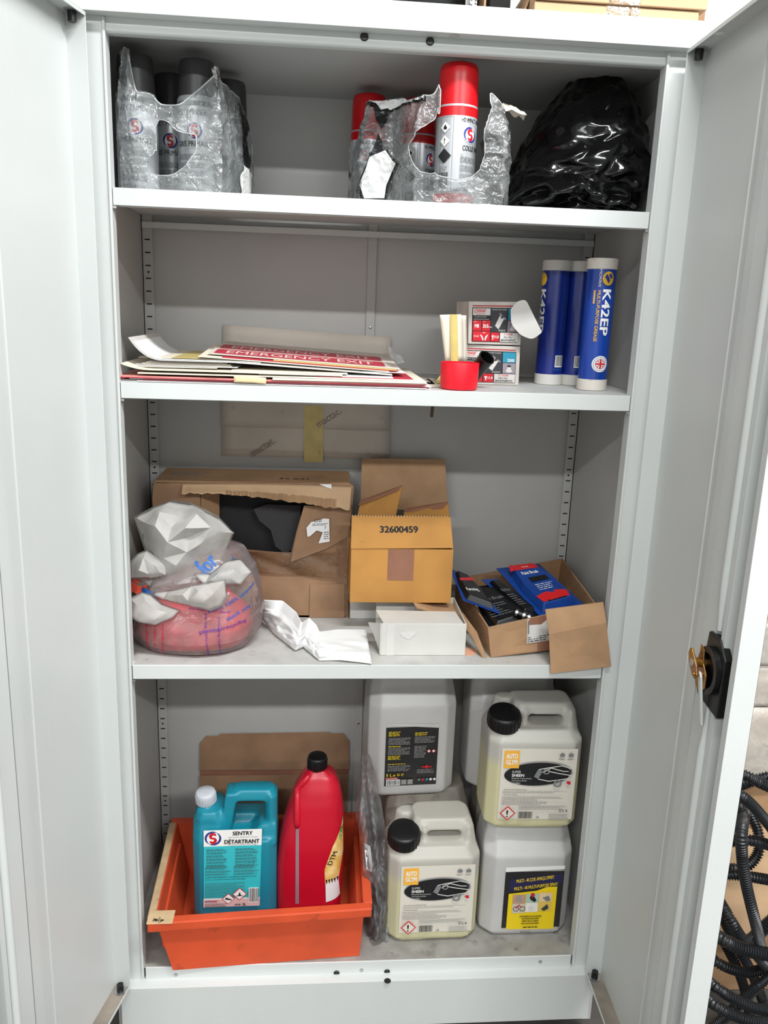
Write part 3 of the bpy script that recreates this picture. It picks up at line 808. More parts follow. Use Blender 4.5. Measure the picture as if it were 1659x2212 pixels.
def sackshape(p):
    t = max(0, (p.z / hz + 1) / 2); k = (1.04 - .52 * t ** 1.8) / max(.42, math.sqrt(max(0, 1 - (.93 * min(0, p.z / hz)) ** 2))); return Vector((p.x * k + .040 * t, p.y * k, p.z))
crumpled('black_sack', 'crumpled glossy black plastic sack filling the right of the top shelf', 'bag', (bc + .014, .185, Z1 + hz), bw * 1.08, .145, hz, 44, 30, 6, .085, M_BAGBLACK, flat=Z1 + .0008, shape=sackshape, sub=2)
# ------------------------------------------------------------------ second shelf: sheets, boxes, grease
def sheet(label, x0, x1, y0, y1, zf, m, th=.0012, yaw=0.0, nx=30, ny=8, name='paper_sheet', cat='paper', parent=None, xf=None, group=None, m2=None):
    cx, cy = (x0 + x1) / 2, (y0 + y1) / 2; c, s = math.cos(yaw), math.sin(yaw)
    def fn(a, b, h=0):
        x = x0 + (x1 - x0) * a; y = y0 + (y1 - y0) * b
        X = cx + (x - cx) * c - (y - cy) * s; Y = cy + (x - cx) * s + (y - cy) * c
        r = zf(X, Y); dx = 0
        if isinstance(r, tuple): r, dx = r
        return Vector((X + dx, Y, r + h))
    q = MB(); vs = []; fs = []
    for h in (0, th):
        for j in range(ny + 1):
            for i in range(nx + 1): vs.append(fn(i / nx, j / ny, h))
    k = (nx + 1) * (ny + 1)
    def face(*a): fs.append(a)
    for j in range(ny):
        for i in range(nx):
            a = j * (nx + 1) + i; face(a, a + nx + 1, a + nx + 2, a + 1); face(k + a, k + a + 1, k + a + nx + 2, k + a + nx + 1)
    for i in range(nx):
        a = i; face(a, a + 1, k + a + 1, k + a); a = ny * (nx + 1) + i; face(a + 1, a, k + a, k + a + 1)
    for j in range(ny):
        a = j * (nx + 1); face(a + nx + 1, a, k + a, k + a + nx + 1); a += nx; face(a, a + nx + 1, k + a + nx + 1, k + a)
    q.add(vs, fs); o = q.build(name, m, parent, smooth=True, angle=35)
    if label: tag(o, label, cat, group)
    return o, fn
def xat(u, y=.02): return P(u, 800, y).x
def zat(v, u=600, y=.01): return P(u, v, y).z
rnd = random.Random(11)
XA = xat(262)
# bottom pile: from the shelf upward, each sheet a little different
zc = Z2 + .0006
pile = [ # u0, u1, y0, y1, thickness, material, text
 (258, 930, .006, .30, .0016, M_PAPERW, 'lowest white sheet lying flat on the second shelf'),
 (300, 920, .003, .28, .0014, M_PAPERW, 'white sheet second from the bottom of the paper pile'),
 (264, 905, .010, .30, .0012, M_PAPERG, 'grey-white sheet third from the bottom of the paper pile'),
 (310, 925, .006, .29, .0008, M_REDSHEET, 'thin red sheet low in the paper pile, with white sheets under it'),
 (282, 932, .010, .31, .0018, M_PAPERW, 'thick white sheet lying over the lowest red sheet'),
 (258, 915, .004, .30, .0014, M_REDSHEET, 'dark red sheet bundle at the left front of the pile'),
 (258, 922, .006, .30, .0034, M_PINKEDGE, 'bundle with faded pink edges above the dark red sheets'),
 (590, 920, .002, .30, .0052, M_PAPER, 'cream card bundle at the right front of the pile'),
 (300, 914, .008, .30, .0034, M_PAPER, 'cream sheet bundle over the faded pink edges'),
 (680, 892, .010, .27, .0010, M_REDSHEET, 'red sticker sheet near the right end of the paper pile'),
 (560, 850, .014, .27, .0022, M_PAPERW, 'white card in the middle of the paper pile'),
 (266, 740, .008, .28, .0030, M_PAPER, 'wide cream folder at the left of the pile, corner sticking up'),
 (500, 752, .020, .28, .0022, M_PAPER, 'short cream card lying on the wide folder'),
]
for i, (u0, u1, y0, y1, th, m, lb) in enumerate(pile):
    z0 = zc; th *= .62
    f = (lambda z0, i: (lambda X, Y: z0 + .0003 * math.sin(9 * X + i) + (.010 * max(0, (XA + .05 - X) / .05) ** 2 if i == 11 else 0)))(z0, i)
    sheet(lb, xat(u0), xat(u1), y0, y1, f, m, th, yaw=rnd.uniform(-.006, .006))
    zc += th + .0004
zp = zc
FAN = ['thin cream sheet lowest in the fanned bundle at the left of the pile', 'thin white sheet second from below in the fanned bundle', 'thin beige sheet third from below in the fanned bundle', 'thin cream sheet third from the top of the fanned bundle', 'thin white sheet second from the top of the fanned bundle', 'thin beige sheet on top of the fanned bundle, under the curled sheets']
for k in range(6):
    z0 = zp + .0003 + k * .0017
    sheet(FAN[k], xat(275 + 8 * k), xat(465 + 9 * ((k * 5) % 6)), .03 + .004 * k, .27, (lambda z0: (lambda X, Y: z0 + .0003 * math.sin(20 * X)))(z0), (M_PAPER, M_PAPERW, M_PAPERB)[k % 3], .0009, yaw=rnd.uniform(-.02, .02), group='fanned cream sheets')
zq = zp + 6 * .0017 + .0006
# EMERGENCY EXIT sticker sheet rises gently towards the back; the sheets under it follow
E0 = zq + .0085
def exitf(X, Y): return E0 + .045 * (Y - .09) - .050 * (X + .228)
# big curled grey-white sheet: curls up at the left against the side
def curl(X, Y):
    d = (XA + .065) - X
    if d <= 0: return min(zq, exitf(X, Y) - .0072) if X > -.25 else zq
    return (zq + .036 * (d / .065) ** 2, .010 * (d / .065) ** 2)
sheet('grey-white sheet curling up against the left side of the shelf', xat(262), xat(850), .035, .30, curl, M_PAPERG, .0008, nx=60)
def curl2(X, Y):
    r = curl(X, Y); return (r[0] + .0012, r[1]) if isinstance(r, tuple) else r + .0012
sheet('second curled sheet nested in the one curling up at the left', xat(272), xat(560), .05, .29, curl2, M_PAPERW, .0008, nx=60)
for k, (u0, u1, y0, y1, m, lb) in enumerate((
    (300, 560, .06, .30, M_PAPER, 'cream card with yellowed tape lying on the curled sheets'),
    (430, 840, .05, .30, M_PAPER, 'long cream sheet under the red emergency exit stickers'),
    (480, 860, .058, .30, M_REDSHEET, 'thin red sheet just below the emergency exit stickers'),
    (590, 858, .062, .29, M_YTAPE, 'yellowed sheet poking out at the right under the exit stickers'))):
    sheet(lb, xat(u0, .06), xat(u1, .06), y0, y1, (lambda k: (lambda X, Y: (zq + .0028 if k == 0 else exitf(X, Y) - .0012 * (4 - k))))(k), m, .0008)
zt_ = zq
sheet('yellow tape strip across the cream card left of the exit stickers', xat(372, .06), xat(432, .06), .056, .30, lambda X, Y: zq + .0038, M_YTAPE, .0004, name='tape_strip', cat='tape')
sheet('cream sheet corner turned up behind the left of the pile', xat(320, .25), xat(372, .25), .24, .34, lambda X, Y: zq + .003 + .018 * max(0, 1 - abs(X - xat(326, .25)) / .03), M_PAPER, .001, nx=16)
sheet('white slip lying at the right front of the paper pile', xat(720), xat(880), .05, .24, lambda X, Y: zp + .0006, M_PAPERW, .0008)
o, fe = sheet('cream sticker sheet with two red emergency exit strips on top of the pile', xat(450, .08), xat(863, .08), .075, .33, exitf, M_PAPERB, .0010)
ex0, ex1 = xat(463, .10), xat(832, .10)
def exfn(u, v, h): return Vector((ex0 + u, .088 + v, exitf(ex0 + u, .088 + v) + .0011 + h))
M_PINKW = mat('pinkish_white_print', (226, 204, 196), .6); pr = Print(exfn, step=.03); W = ex1 - ex0
for y in (.0, .090):
    pr.poly(rpoly([(0, y, .01), (W, y, .01), (W, y + .076, .01), (0, y + .076, .01)]), M_REDSHEET)
    pr.text('EMERGENCY EXIT', .02, y + .015, M_PINKW, h=.046, w=W - .04, bold=.01)
pr.build('printed_strips', o)
# clear protective corner at the right of the stickers
q = MB(); a = P(842, 775, .09)
q.grid(lambda i, j: Vector((a.x + .028 * i, .085 + .06 * j, a.z + .020 * j * (1 - .6 * i) - .010 * i + .003 * math.sin(9 * i))), 12, 6)
tag(q.build('clear_sleeve', M_FILM, None, smooth=True), 'scrap of clear plastic sleeve at the right end of the exit stickers', 'plastic')
# loose sheets at the right end of the pile
for k, (u0, u1, v, y0, m, lb) in enumerate(((880, 950, 822, .06, M_PAPER, 'cream sheet end sagging onto the shelf beside the red cup'), (872, 945, 812, .10, M_PAPERG, 'grey sheet end curling beside the red cup'), (862, 952, 806, .14, M_PAPERB, 'beige sheet end at the back beside the taped cards'))):
    zz = P(u0, v, y0).z
    sheet(lb, xat(u0, y0), xat(u1, y0), y0, y0 + .12, (lambda zz, k, xa: (lambda X, Y: max(Z2 + .0012, zz - .35 * max(0, X - xa) + .004 * math.sin(60 * X + k))))(zz, k, xat(u0, y0)), m, .0012, nx=14)
# folded masking-tape scrap on the front of the pile
q = MB(); pa, pb = P(505, 812, .002), P(575, 828, .002)
q.grid(lambda i, j: Vector((pa.x + (pb.x - pa.x) * i, .0015 - .002 * math.sin(3 * i), pb.z + (pa.z - pb.z) * j - .004 * max(0, i - .6))), 10, 3)
tag(q.build('tape_scrap', mat('cream_tape', (232, 208, 162), .5), None, smooth=True, solid=.0006), 'cream tape scrap folded over the front edge of the paper pile', 'tape')

# sheets slipped down behind the second shelf: stand up above it, hang below it
t = thing('backing_sheets', 'long backing sheets with yellow tape hanging behind the second shelf', 'paper', P(660, 990, .39))
def hang(name, u0, u1, vt, vb, y, m, sk=0, dv=0):
    q = MB(); a, b, c, d = P(u0, vb, y), P(u1, vb + dv, y), P(u1 + sk, vt + 28, y), P(u0 + sk, vt, y)
    q.grid(lambda i, j: (a.lerp(b, i)).lerp(d.lerp(c, i), j) + Vector((0, .0008 * math.sin(5 * i + 3 * j), 0)), 14, 10)
    return q.build(name, m, t, smooth=True, solid=.0008)
hang('rear_sheet', 479, 838, 702, 985, .3935, M_PAPERB, 3, 8)
hang('front_sheet', 478, 841, 701, 922, .3890, M_PAPERB, 4, 9)
hang('lower_sheet', 481, 842, 880, 972, .3910, M_PAPERB, 0, 12)
fnq, W, H = quad_fn(P(478, 1000, .3878), P(842, 1008, .3878), P(478, 700, .3878), P(842, 728, .3878))
pr = Print(fnq); k = H / 300
pr.rect(.487 * W, .022 * H, .600 * W, .45 * H, M_YTAPE); pr.build('tape', t)
M_MARK = mat('faint_print', (150, 140, 130), 0.8)
for (cx, cy) in ((.575, .285), (.185, .045)): pr = Print(fnq); pr.text('mactac.', cx * W, cy * H, M_MARK, h=.013, w=.062, rot=.62, bold=.015); pr.build('printed_lettering', t)
for (cx, cy) in ((.07, .41), (.36, .40), (.95, .38), (.58, .10), (.87, .095), (.06, .84), (.35, .79), (.9, .78)):
    pr = Print(fnq); x_, y_ = cx * W, cy * H; pr.poly([(x_ + a_, y_ + b_) for a_, b_ in ((-.006, -.0003), (-.0003, -.0003), (-.0003, -.006), (.0003, -.006), (.0003, -.0003), (.006, -.0003), (.006, .0003), (.0003, .0003), (.0003, .006), (-.0003, .006), (-.0003, .0003), (-.006, .0003))], M_MARK); pr.build('register_mark', t)
adopt(t)

# rivet-nut boxes
M_BOXW = mat('soiled_white_card', (206, 198, 190), 0.7, var=0.10, vscale=20, stain=(150, 140, 130), stain_scale=18, stain_at=.66)
M_TEALP = mat('print_teal', (40, 140, 170), 0.5); M_CHAR = mat('print_charcoal', (52, 52, 56), 0.5); M_PINKG = mat('print_mauve_grey', (146, 136, 144), 0.5)
def rivet_box(label, c4, depth, z0, full, dx):
    bl, br, tl, tr = [Vector(p) for p in c4]; d = Vector((dx, depth, 0))
    t = thing('rivet_box', label, 'box', bl.lerp(br, .5))
    q = MB(); q.hexa([bl, br, br + d, bl + d], [tl, tr, tr + d, tl + d]); q.build('carton', M_BOXW, t, bevel=.0012)
    fn, W, H = quad_fn(bl, br, tl, tr); pr = Print(fn)
    x = lambda a: a * W; y = lambda b: b * H
    R = lambda a, b, c, d_, m: pr.rect(x(a), y(b), x(c), y(d_), m)
    R(.07, .885, .93, .905, M_RED); R(.07, .905, .93, .912, M_INK)
    R(.065, .06, .94, .86, M_INK)
    R(.08, .68, .40, .84, M_PAPERG); pr.text('Orbital', x(.10), y(.735), M_RED, h=H * .09, w=W * .20, bold=.03, rot=.08, shear=.3); pr.text('fasteners', x(.14), y(.695), M_RED, h=H * .035, w=W * .16, rot=.05, shear=.3)
    pr.text('for power systems', x(.11), y(.625), M_WHITE, h=H * .035, w=W * .22); R(.09, .585, .38, .592, M_WHITE)
    R(.415, .30, .715, .85, M_CHAR); R(.73, .58, .93, .84, M_TEALP); pr.text('200', x(.80), y(.60), M_WHITE, h=H * .075, w=W * .11, bold=.02)
    R(.73, .30, .93, .565, M_PINKG); pr.disc(x(.83), y(.37), W * .05, H * .045, M_PAPERG); pr.rect(x(.80), y(.38), x(.86), y(.49), M_PAPERG); pr.disc(x(.83), y(.49), W * .035, H * .03, M_CHAR)
    pr.text('KNURLED STEEL FLANGED', x(.43), y(.80), M_PAPERG, h=H * .03, w=W * .27)
    pr.poly([(x(.49), y(.44)), (x(.56), y(.36)), (x(.655), y(.60)), (x(.575), y(.68))], M_PAPERG); pr.poly([(x(.56), y(.71)), (x(.68), y(.575)), (x(.695), y(.60)), (x(.575), y(.745))], M_PINKG); pr.disc(x(.62), y(.645), W * .03, H * .03, M_CHAR, rot=.8)
    pr.greek(x(.56), y(.315), x(.70), y(.36), 2, M_PAPERG, words=.004)
    if full:
        R(.08, .32, .235, .56, M_RED); R(.25, .32, .40, .56, M_RED); pr.text('M8', x(.115), y(.39), M_WHITE, h=H * .085, w=W * .075, bold=.04); pr.text('20.0', x(.262), y(.39), M_WHITE, h=H * .085, w=W * .10, bold=.03); pr.text('mm', x(.365), y(.39), M_WHITE, h=H * .03)
        pr.text('thread', x(.09), y(.52), M_WHITE, h=H * .022); pr.text('length', x(.26), y(.52), M_WHITE, h=H * .022)
    R(.08, .075, .40, .305, M_RED); R(.415, .075, .575, .285, M_RED)
    pr.text('0.5-6.0', x(.10), y(.17), M_WHITE, h=H * .045, w=W * .09)
    for s in (-1, 1): pr.poly([(x(.29 + s * .012), y(.09)), (x(.29 + s * .025), y(.09)), (x(.29 + s * .025), y(.19)), (x(.29 + s * .075), y(.24)), (x(.29 + s * .065), y(.20)), (x(.29 + s * .05), y(.165)), (x(.29 + s * .012), y(.15))], M_WHITE)
    pr.text('10.9', x(.265), y(.262), M_WHITE, h=H * .03)
    pr.poly([(x(.428), y(.20)), (x(.455), y(.225)), (x(.48), y(.205)), (x(.465), y(.18)), (x(.462), y(.12)), (x(.445), y(.115)), (x(.45), y(.17))], M_WHITE); pr.text('11.0', x(.49), y(.15), M_WHITE, h=H * .065, w=W * .075, bold=.03)
    R(.59, .07, .93, .285, M_PAPERG); pr.text('TCO0088', x(.655), y(.225), M_RED, h=H * .045, w=W * .17, bold=.015); pr.text('Part No:', x(.665), y(.155), M_INK, h=H * .05, w=W * .15, bold=.01); pr.text('BRNMF080WZ', x(.61), y(.085), M_INK, h=H * .05, w=W * .28, bold=.015)
    pr.build('printed_label', t); adopt(t); return t
yb = .135
lowt = P(1118, 748, yb).z
rivet_box('soiled white fastener carton standing on the second shelf behind the red cup', [(P(988, 832, yb).x, yb, Z2 + .0008), (P(1118, 832, yb + .02).x, yb + .012, Z2 + .0008), (P(984, 742, yb).x, yb, lowt + .001), (P(1122, 748, yb + .02).x, yb + .012, lowt - .001)], .13, Z2, False, .006)
upb = lowt + .0015
rivet_box('soiled white fastener carton stacked on another, paper flap on its corner', [(P(1010, 745, yb).x, yb - .004, upb), (P(1128, 741, yb).x, yb + .012, upb), (P(1012, 651, yb).x, yb - .004, P(1012, 651, yb).z), (P(1134, 651, yb).x, yb + .012, P(1134, 652, yb).z)], .125, upb, True, -.002)
# half-oval paper flap hanging off the upper carton
q = MB(); fl = rpoly([(1103, 668, 3), (1118, 650, 8), (1136, 647, 8), (1171, 718, 4), (1150, 734, 10), (1124, 724, 12), (1104, 700, 10)], 4)
plate(q, fl, [], lambda u, v, h: P(u, v, .128 - .010 * ((u - 1103) / 70) + h), .0008)
tag(q.build('paper_flap', M_PAPERG, None), 'grey half-oval paper flap hanging from the upper fastener carton', 'paper')
# taped bundle of cards
t = thing('card_bundle', 'upright bundle of cream cards bound with yellowed tape, left of the cartons', 'paper', P(980, 800, .11))
ctop = [(950, 680), (996, 679), (998, 780), (962, 781)]
for k, dx in enumerate((0, 4, 8, 11)):
    q = MB(); n = [(u + dx * (1 if i in (1, 2) else .6), v + (2 if k else 0)) for i, (u, v) in enumerate(ctop)]
    def cf(i, j, n=n, k=k):
        u = (n[3][0] * (1 - i) + n[2][0] * i) * (1 - j) + (n[0][0] * (1 - i) + n[1][0] * i) * j; v = (n[3][1] * (1 - i) + n[2][1] * i) * (1 - j) + (n[0][1] * (1 - i) + n[1][1] * i) * j
        return P(u, v, .098 + k * .005 - .004 * math.sin(i * 3.1) + .004 * (1 - j) ** 2)
    q.grid(cf, 6, 8); q.build('card', (M_PAPER, M_PAPERB)[k % 2], t, smooth=True, solid=.0016)
q = MB(); q.grid(lambda i, j: P(972 + 16 * i + 3 * j * 0 + 2 * (1 - j), 679 + 102 * (1 - j), .0915 - .002 * math.sin(3 * i)), 4, 6); q.build('tape', M_YTAPE, t, smooth=True)
q = MB(); q.grid(lambda i, j: P(938 + 30 * i + (38 - 10 * i) * j, 828 - 52 * j, .115 - .01 * j), 4, 5); q.build('loose_tape_end', M_YTAPE, t, smooth=True, solid=.0004)
adopt(t)
# red cap
c = Vector((P(992, 815, .038).x, .038, Z2 + .0004)); r = .0335; h = P(992, 785, .01).z - Z2
t = thing('red_plastic_cup', 'bright red round plastic cup at the front edge of the second shelf', 'cup', c)
q = MB(); q.lathe([(r * .55, .0002), (r * .86, .0004), (r * .94, .002), (r * .965, .006), (r, h - .001), (r * .99, h), (r * .95, h), (r * .92, .004), (r * .4, .003)], c, 48); q.build('cup_wall', M_REDBRIGHT, t, smooth=True, angle=45); adopt(t)
# black tube end
a, b = P(1052, 772, .055), P(1012, 822, .095)
t = thing('black_tube', 'short black plastic tube leaning behind the red cup', 'tube', b); ax = (a - b).normalized(); L = (a - b).length; q = MB()
q.lathe([(.0142, 0), (.0142, L * .96), (.0150, L * .965), (.0150, L), (.0128, L), (.0124, L * .3)], b, 28, axis=ax); q.build('tube_wall', M_BLACK, t, smooth=True, angle=45)
q = MB(); q.lathe([(.0125, L * .25), (.0120, L * .26)], b, 20, axis=ax); q.build('tube_bore', M_HOLE, t); adopt(t)

# grease cartridges
M_GREASEBL = mat('gloss_blue_label', (14, 62, 158), 0.28, var=0.10, vscale=18, coat=.2); M_GREASEDK = mat('gloss_dark_blue_label', (16, 40, 128), 0.3, var=0.12, vscale=14, coat=.2)
M_CAPW = mat('grubby_white_plastic', (214, 208, 198), 0.5, stain=(150, 120, 92), stain_scale=40, stain_at=.58, stain_w=.12); M_CAPW2 = mat('white_plastic', (216, 213, 206), 0.5, var=.06)
M_YELP = mat('print_yellow', (238, 186, 40), 0.5)
def cartridge(label, u, v, y, turn, front, m, capm):
    c = Vector((P(u, v - 8, y).x, y, Z2 + .0006)); R = .0262; t = thing('grease_cartridge', label, 'grease cartridge', c); H = .231
    q = MB(); q.lathe([(R, .016), (R, H - .016)], c, 48); q.build('tube', m, t, smooth=True, angle=45)
    q = MB(); q.lathe([(R * .9, 0), (R * 1.03, .0005), (R * 1.035, .003), (R * 1.03, .0195), (R * 1.0, .020)], c, 48); q.build('bottom_cap', capm, t, smooth=True, angle=45)
    q = MB(); q.lathe([(R * 1.0, H - .019), (R * 1.04, H - .018), (R * 1.045, H - .003), (R * 1.03, H - .0004), (R * .96, H), (R * .93, H - .003), (R * .3, H - .0035)], c, 48); q.build('top_cap', capm, t, smooth=True, angle=45)
    pr = Print(cyl_fn(c, R, turn), step=.003, lift=.00015); D = -math.pi / 2
    if front:
        pr.disc(.004, .1965, .0105, .0120, M_YELP)
        pr.poly([(-.003, .199), (.001, .2045), (.006, .197), (.003, .1905)], M_BLUE); pr.poly([(.004, .203), (.008, .2055), (.0125, .199), (.009, .195)], M_BLUE); pr.poly([(.000, .1955), (.003, .1995), (.0075, .1935), (.0045, .1875)], M_BLUE)
        pr.text('K42EP', -.0035, .1770, M_WHITE, h=.0150, w=.078, bold=.035, rot=D)
        pr.text('MORRIS', -.0125, .2120, M_WHITE, h=.0042, w=.030, bold=.01, rot=D)
        pr.text('MULTI-PURPOSE GREASE', -.0130, .1755, M_YELP, h=.0055, w=.088, bold=.012, rot=D)
        pr.rect(-.0195, .153, -.0165, .176, M_YELP); pr.text('LITHIUM EP2', -.0187, .1745, M_BLUE, h=.0016, w=.019, rot=D)
        pr.text('TECHNICAL EP2 GREASE 400g', -.0180, .1500, M_TEALP, h=.0016, w=.036, rot=D)
        x, y_ = .0030, .0480
        pr.disc(x, y_, .0150, .0145, M_WHITE); pr.disc(x, y_, .0095, .0092, M_BLUE)
        for a in (math.pi / 4, -math.pi / 4, ):
            cs, sn = math.cos(a), math.sin(a)
            for w, mm in ((.0020, M_WHITE), (.0008, M_RED)): pr.poly([(x + p * cs - q_ * sn, y_ + p * sn + q_ * cs) for p, q_ in ((-.009, -w), (.009, -w), (.009, w), (-.009, w))], mm)
        for w, mm in ((.0027, M_WHITE), (.0016, M_RED)): pr.rect(x - .009, y_ - w, x + .009, y_ + w, mm); pr.rect(x - w, y_ - .009, x + w, y_ + .009, mm)
        for k in range(22):
            a = k * math.pi / 11; pr.rect(x + .0123 * math.cos(a) - .0007, y_ + .0120 * math.sin(a) - .0008, x + .0123 * math.cos(a) + .0007, y_ + .0120 * math.sin(a) + .0008, M_BLUE)
    else:
        pr.rect(-.008, .034, .010, .056, M_WHITE); pr.barcode(-.007, .036, .009, .055, M_INK, 18); pr.text('Part No: 427', -.010, .0285, M_TEALP, h=.0026)
        pr.text('K42EP', -.0520, .1770, M_WHITE, h=.0150, w=.078, bold=.035, rot=D); pr.disc(-.047, .1965, .0105, .0120, M_YELP)
        pr.greek(-.004, .10, .014, .18, 30, M_GREASEBL, words=.005)
    pr.build('printed_label', t); adopt(t)
cartridge('blue grease cartridge with big white lettering, nearest the shelf edge', 1277, 845, .103, .02, True, M_GREASEBL, M_CAPW)
cartridge('dark blue grease cartridge between the other two cartridges', 1238, 833, .203, -.05, False, M_GREASEDK, M_CAPW2)
cartridge('dark blue grease cartridge leftmost of three, beside the fastener cartons', 1184, 831, .205, .42, False, M_GREASEDK, M_CAPW2)
# bolt poking down through the second shelf
p = P(934, 884, .06); t = MB(); t.tube([(p.x + .002, .06, Z2 - LIP + .024), (p.x - .001, .06, p.z - .014)], .0028, 10)
tag(t.build('hanging_bolt', mat('rusty_steel', (92, 74, 62), .6, .6), None, smooth=True, angle=40), 'short dark bolt hanging under the second shelf', 'bolt')
# ------------------------------------------------------------------ third shelf: cartons, bag, tissue, tray
from mathutils.bvhtree import BVHTree
def panel(name, m, pts, off, parent, **k):
    q = MB(); q.prism(pts, off); return q.build(name, m, parent, **k)
def V(*a): return Vector(a)
# ---- big torn carton
yF = .240; zb_ = Z3 + .0008
X0, X1 = -.4290, -.0375; ZT = P(550, 1046, yF).z
t = thing('torn_carton', 'large brown carton with a ragged torn opening in its front', 'box', ((X0 + X1) / 2, yF, zb_))
fy = lambda u, v, h: Vector((P(u, v, yF).x, yF - h, P(u, v, yF).z))
outer = [(345, 1332), (747, 1336), (752, 1200), (764, 1060), (764, 1050), (752, 1042), (332, 1044), (329, 1075), (336, 1200)]
holep = [(432, 1062), (434, 1120), (470, 1140), (474, 1180), (500, 1184), (560, 1190), (628, 1196), (640, 1150), (656, 1094), (720, 1096), (756, 1080), (740, 1066), (600, 1056), (480, 1056)]
q = MB(); plate(q, outer, [holep], fy, .004); q.build('front_panel', M_CARD3, t)
q = MB()
q.box(X0, yF + .004, zb_, X0 + .004, .383, ZT); q.build('left_panel', M_CARDIN, t)
q = MB(); q.box(X1 - .004, yF + .004, zb_, X1, .383, ZT); q.build('right_panel', M_CARDIN, t)
q = MB(); q.box(X0, .379, zb_, X1, .383, ZT); q.build('back_panel', M_CARDIN, t)
q = MB(); q.box(X0, yF, zb_, X1, .383, zb_ + .004); q.build('bottom_panel', M_CARDIN, t)
q = MB(); q.box(X0, yF + .006, ZT - .002, X1, .383, ZT + .003); tp = q.build('top_panel', M_CARD, t, bevel=.002)
pr = Print(lambda u, v, h: Vector((X0 + u, yF + .01 + v, ZT + .0031 + h)))
pr.text('32 R21', .245, .03, M_INK, h=.012, w=.06, bold=.02); pr.build('printed_lettering', tp); pr = Print(lambda u, v, h: Vector((X0 + u, yF + .01 + v, ZT + .0031 + h))); pr.greek(.02, .05, .10, .09, 3, M_INKGREY); pr.build('faint_label', tp)
# torn strip that sags over the opening, its fluting laid bare along the lower edge
q = MB(); up = [(394, 1046), (470, 1046), (560, 1046), (660, 1048), (760, 1052)]; lo = [(392, 1066), (470, 1066), (560, 1074), (660, 1088), (756, 1102)]
def itp(l, a):
    a *= len(l) - 1; i = min(int(a), len(l) - 2); f = a - i; return (l[i][0] * (1 - f) + l[i + 1][0] * f, l[i][1] * (1 - f) + l[i + 1][1] * f)
def stripf(i, j):
    a, b = itp(up, i), itp(lo, i); u = a[0] * j + b[0] * (1 - j); v = a[1] * j + b[1] * (1 - j)
    v += (2.2 * noise.noise(Vector((i * 25, 0, 0)))) * (1 - j) * 2
    return P(u, v, yF - .006 - .022 * (1 - j) ** 1.3 + .003 * math.sin(7 * i))
q.grid(stripf, 90, 8); q.build('torn_strip', M_CARD2, t, smooth=True, solid=.0016)
q = MB()
def flute(i, j):
    i_ = .30 + .62 * i; p0, p1 = stripf(i_, 0), stripf(i_, .42 + .06 * noise.noise(Vector((i * 30, 5, 0)))); p = p0.lerp(p1, j)
    return p + Vector((0, -.0022 - .0011 * math.sin(i * 2 * math.pi * 26), 0))
q.grid(flute, 208, 2); q.build('bare_fluting', M_CARD, t, smooth=True)
# folded-in left edge of the opening and ragged right flap
panel('inner_flap', M_CARD, [P(434, 1064, yF + .004), P(474, 1066, yF + .05), P(474, 1182, yF + .05), P(434, 1130, yF + .004)], (0, .003, 0), t)
rf = panel('ragged_flap', M_CARD3, [P(657, 1092, yF - .004), P(760, 1098, yF - .006), P(752, 1160, yF - .004), P(706, 1185, yF - .009), P(628, 1214, yF - .012), P(640, 1150, yF - .010)], (0, .0022, 0), t)
# shiny clear tape across the front and label scraps
M_CTAPE = film('clear_tape', (170, 128, 92), haze=.35, rough=.10, gloss=.35, bump=.5, bscale=30)
q = MB(); q.grid(lambda i, j: P(505 + 225 * i, (1188 + 14 * i) * j + (1230 + 20 * i) * (1 - j) - 10 * i * i * j, yF - .0025 - .004 * abs(math.sin(5 * i + 3 * j))), 40, 8); q.build('clear_tape', M_CTAPE, t, smooth=True)
q = MB(); q.grid(lambda i, j: P(726 + 36 * i * (1 - .5 * j), 1340 - 220 * j, yF - .002 - .001 * j), 3, 12); q.build('clear_tape', M_CTAPE, t, smooth=True)
panel('bottom_flap_edge', M_CARD3, [P(668, 1334, yF - .003), P(744, 1334, yF - .003), P(744, 1262, yF - .003), P(670, 1262, yF - .003)], (0, .002, 0), t)
q = MB(); plate(q, [(662, 1140), (672, 1128), (700, 1120), (711, 1121), (712, 1170), (688, 1174), (697, 1150), (684, 1146), (670, 1158), (664, 1160)], [], lambda u, v, h: P(u, v, yF - .0125 - h), .0004)
lb_ = q.build('label_scrap', M_PAPERW, t)
fl_, W, H = quad_fn(P(662, 1175, yF - .0135), P(712, 1172, yF - .0135), P(662, 1120, yF - .0135)); pr = Print(fl_)
pr.text('LTD', W * .35, H * .84, M_INK, h=.0055, bold=.02); pr.greek(W * .25, H * .70, W * .95, H * .80, 2, M_INKGREY, words=.006); pr.text('7', W * .78, H * .55, M_INK, h=.005); pr.greek(W * .75, H * .15, W * .98, H * .48, 4, M_INKGREY, words=.004); pr.build('printed_lettering', lb_)
q = MB(); plate(q, [(690, 1046), (716, 1046), (716, 1056), (706, 1053)], [], lambda u, v, h: P(u, v, yF - .011 - h), .0004); q.build('label_scrap', M_PAPERW, t)
adopt(t)
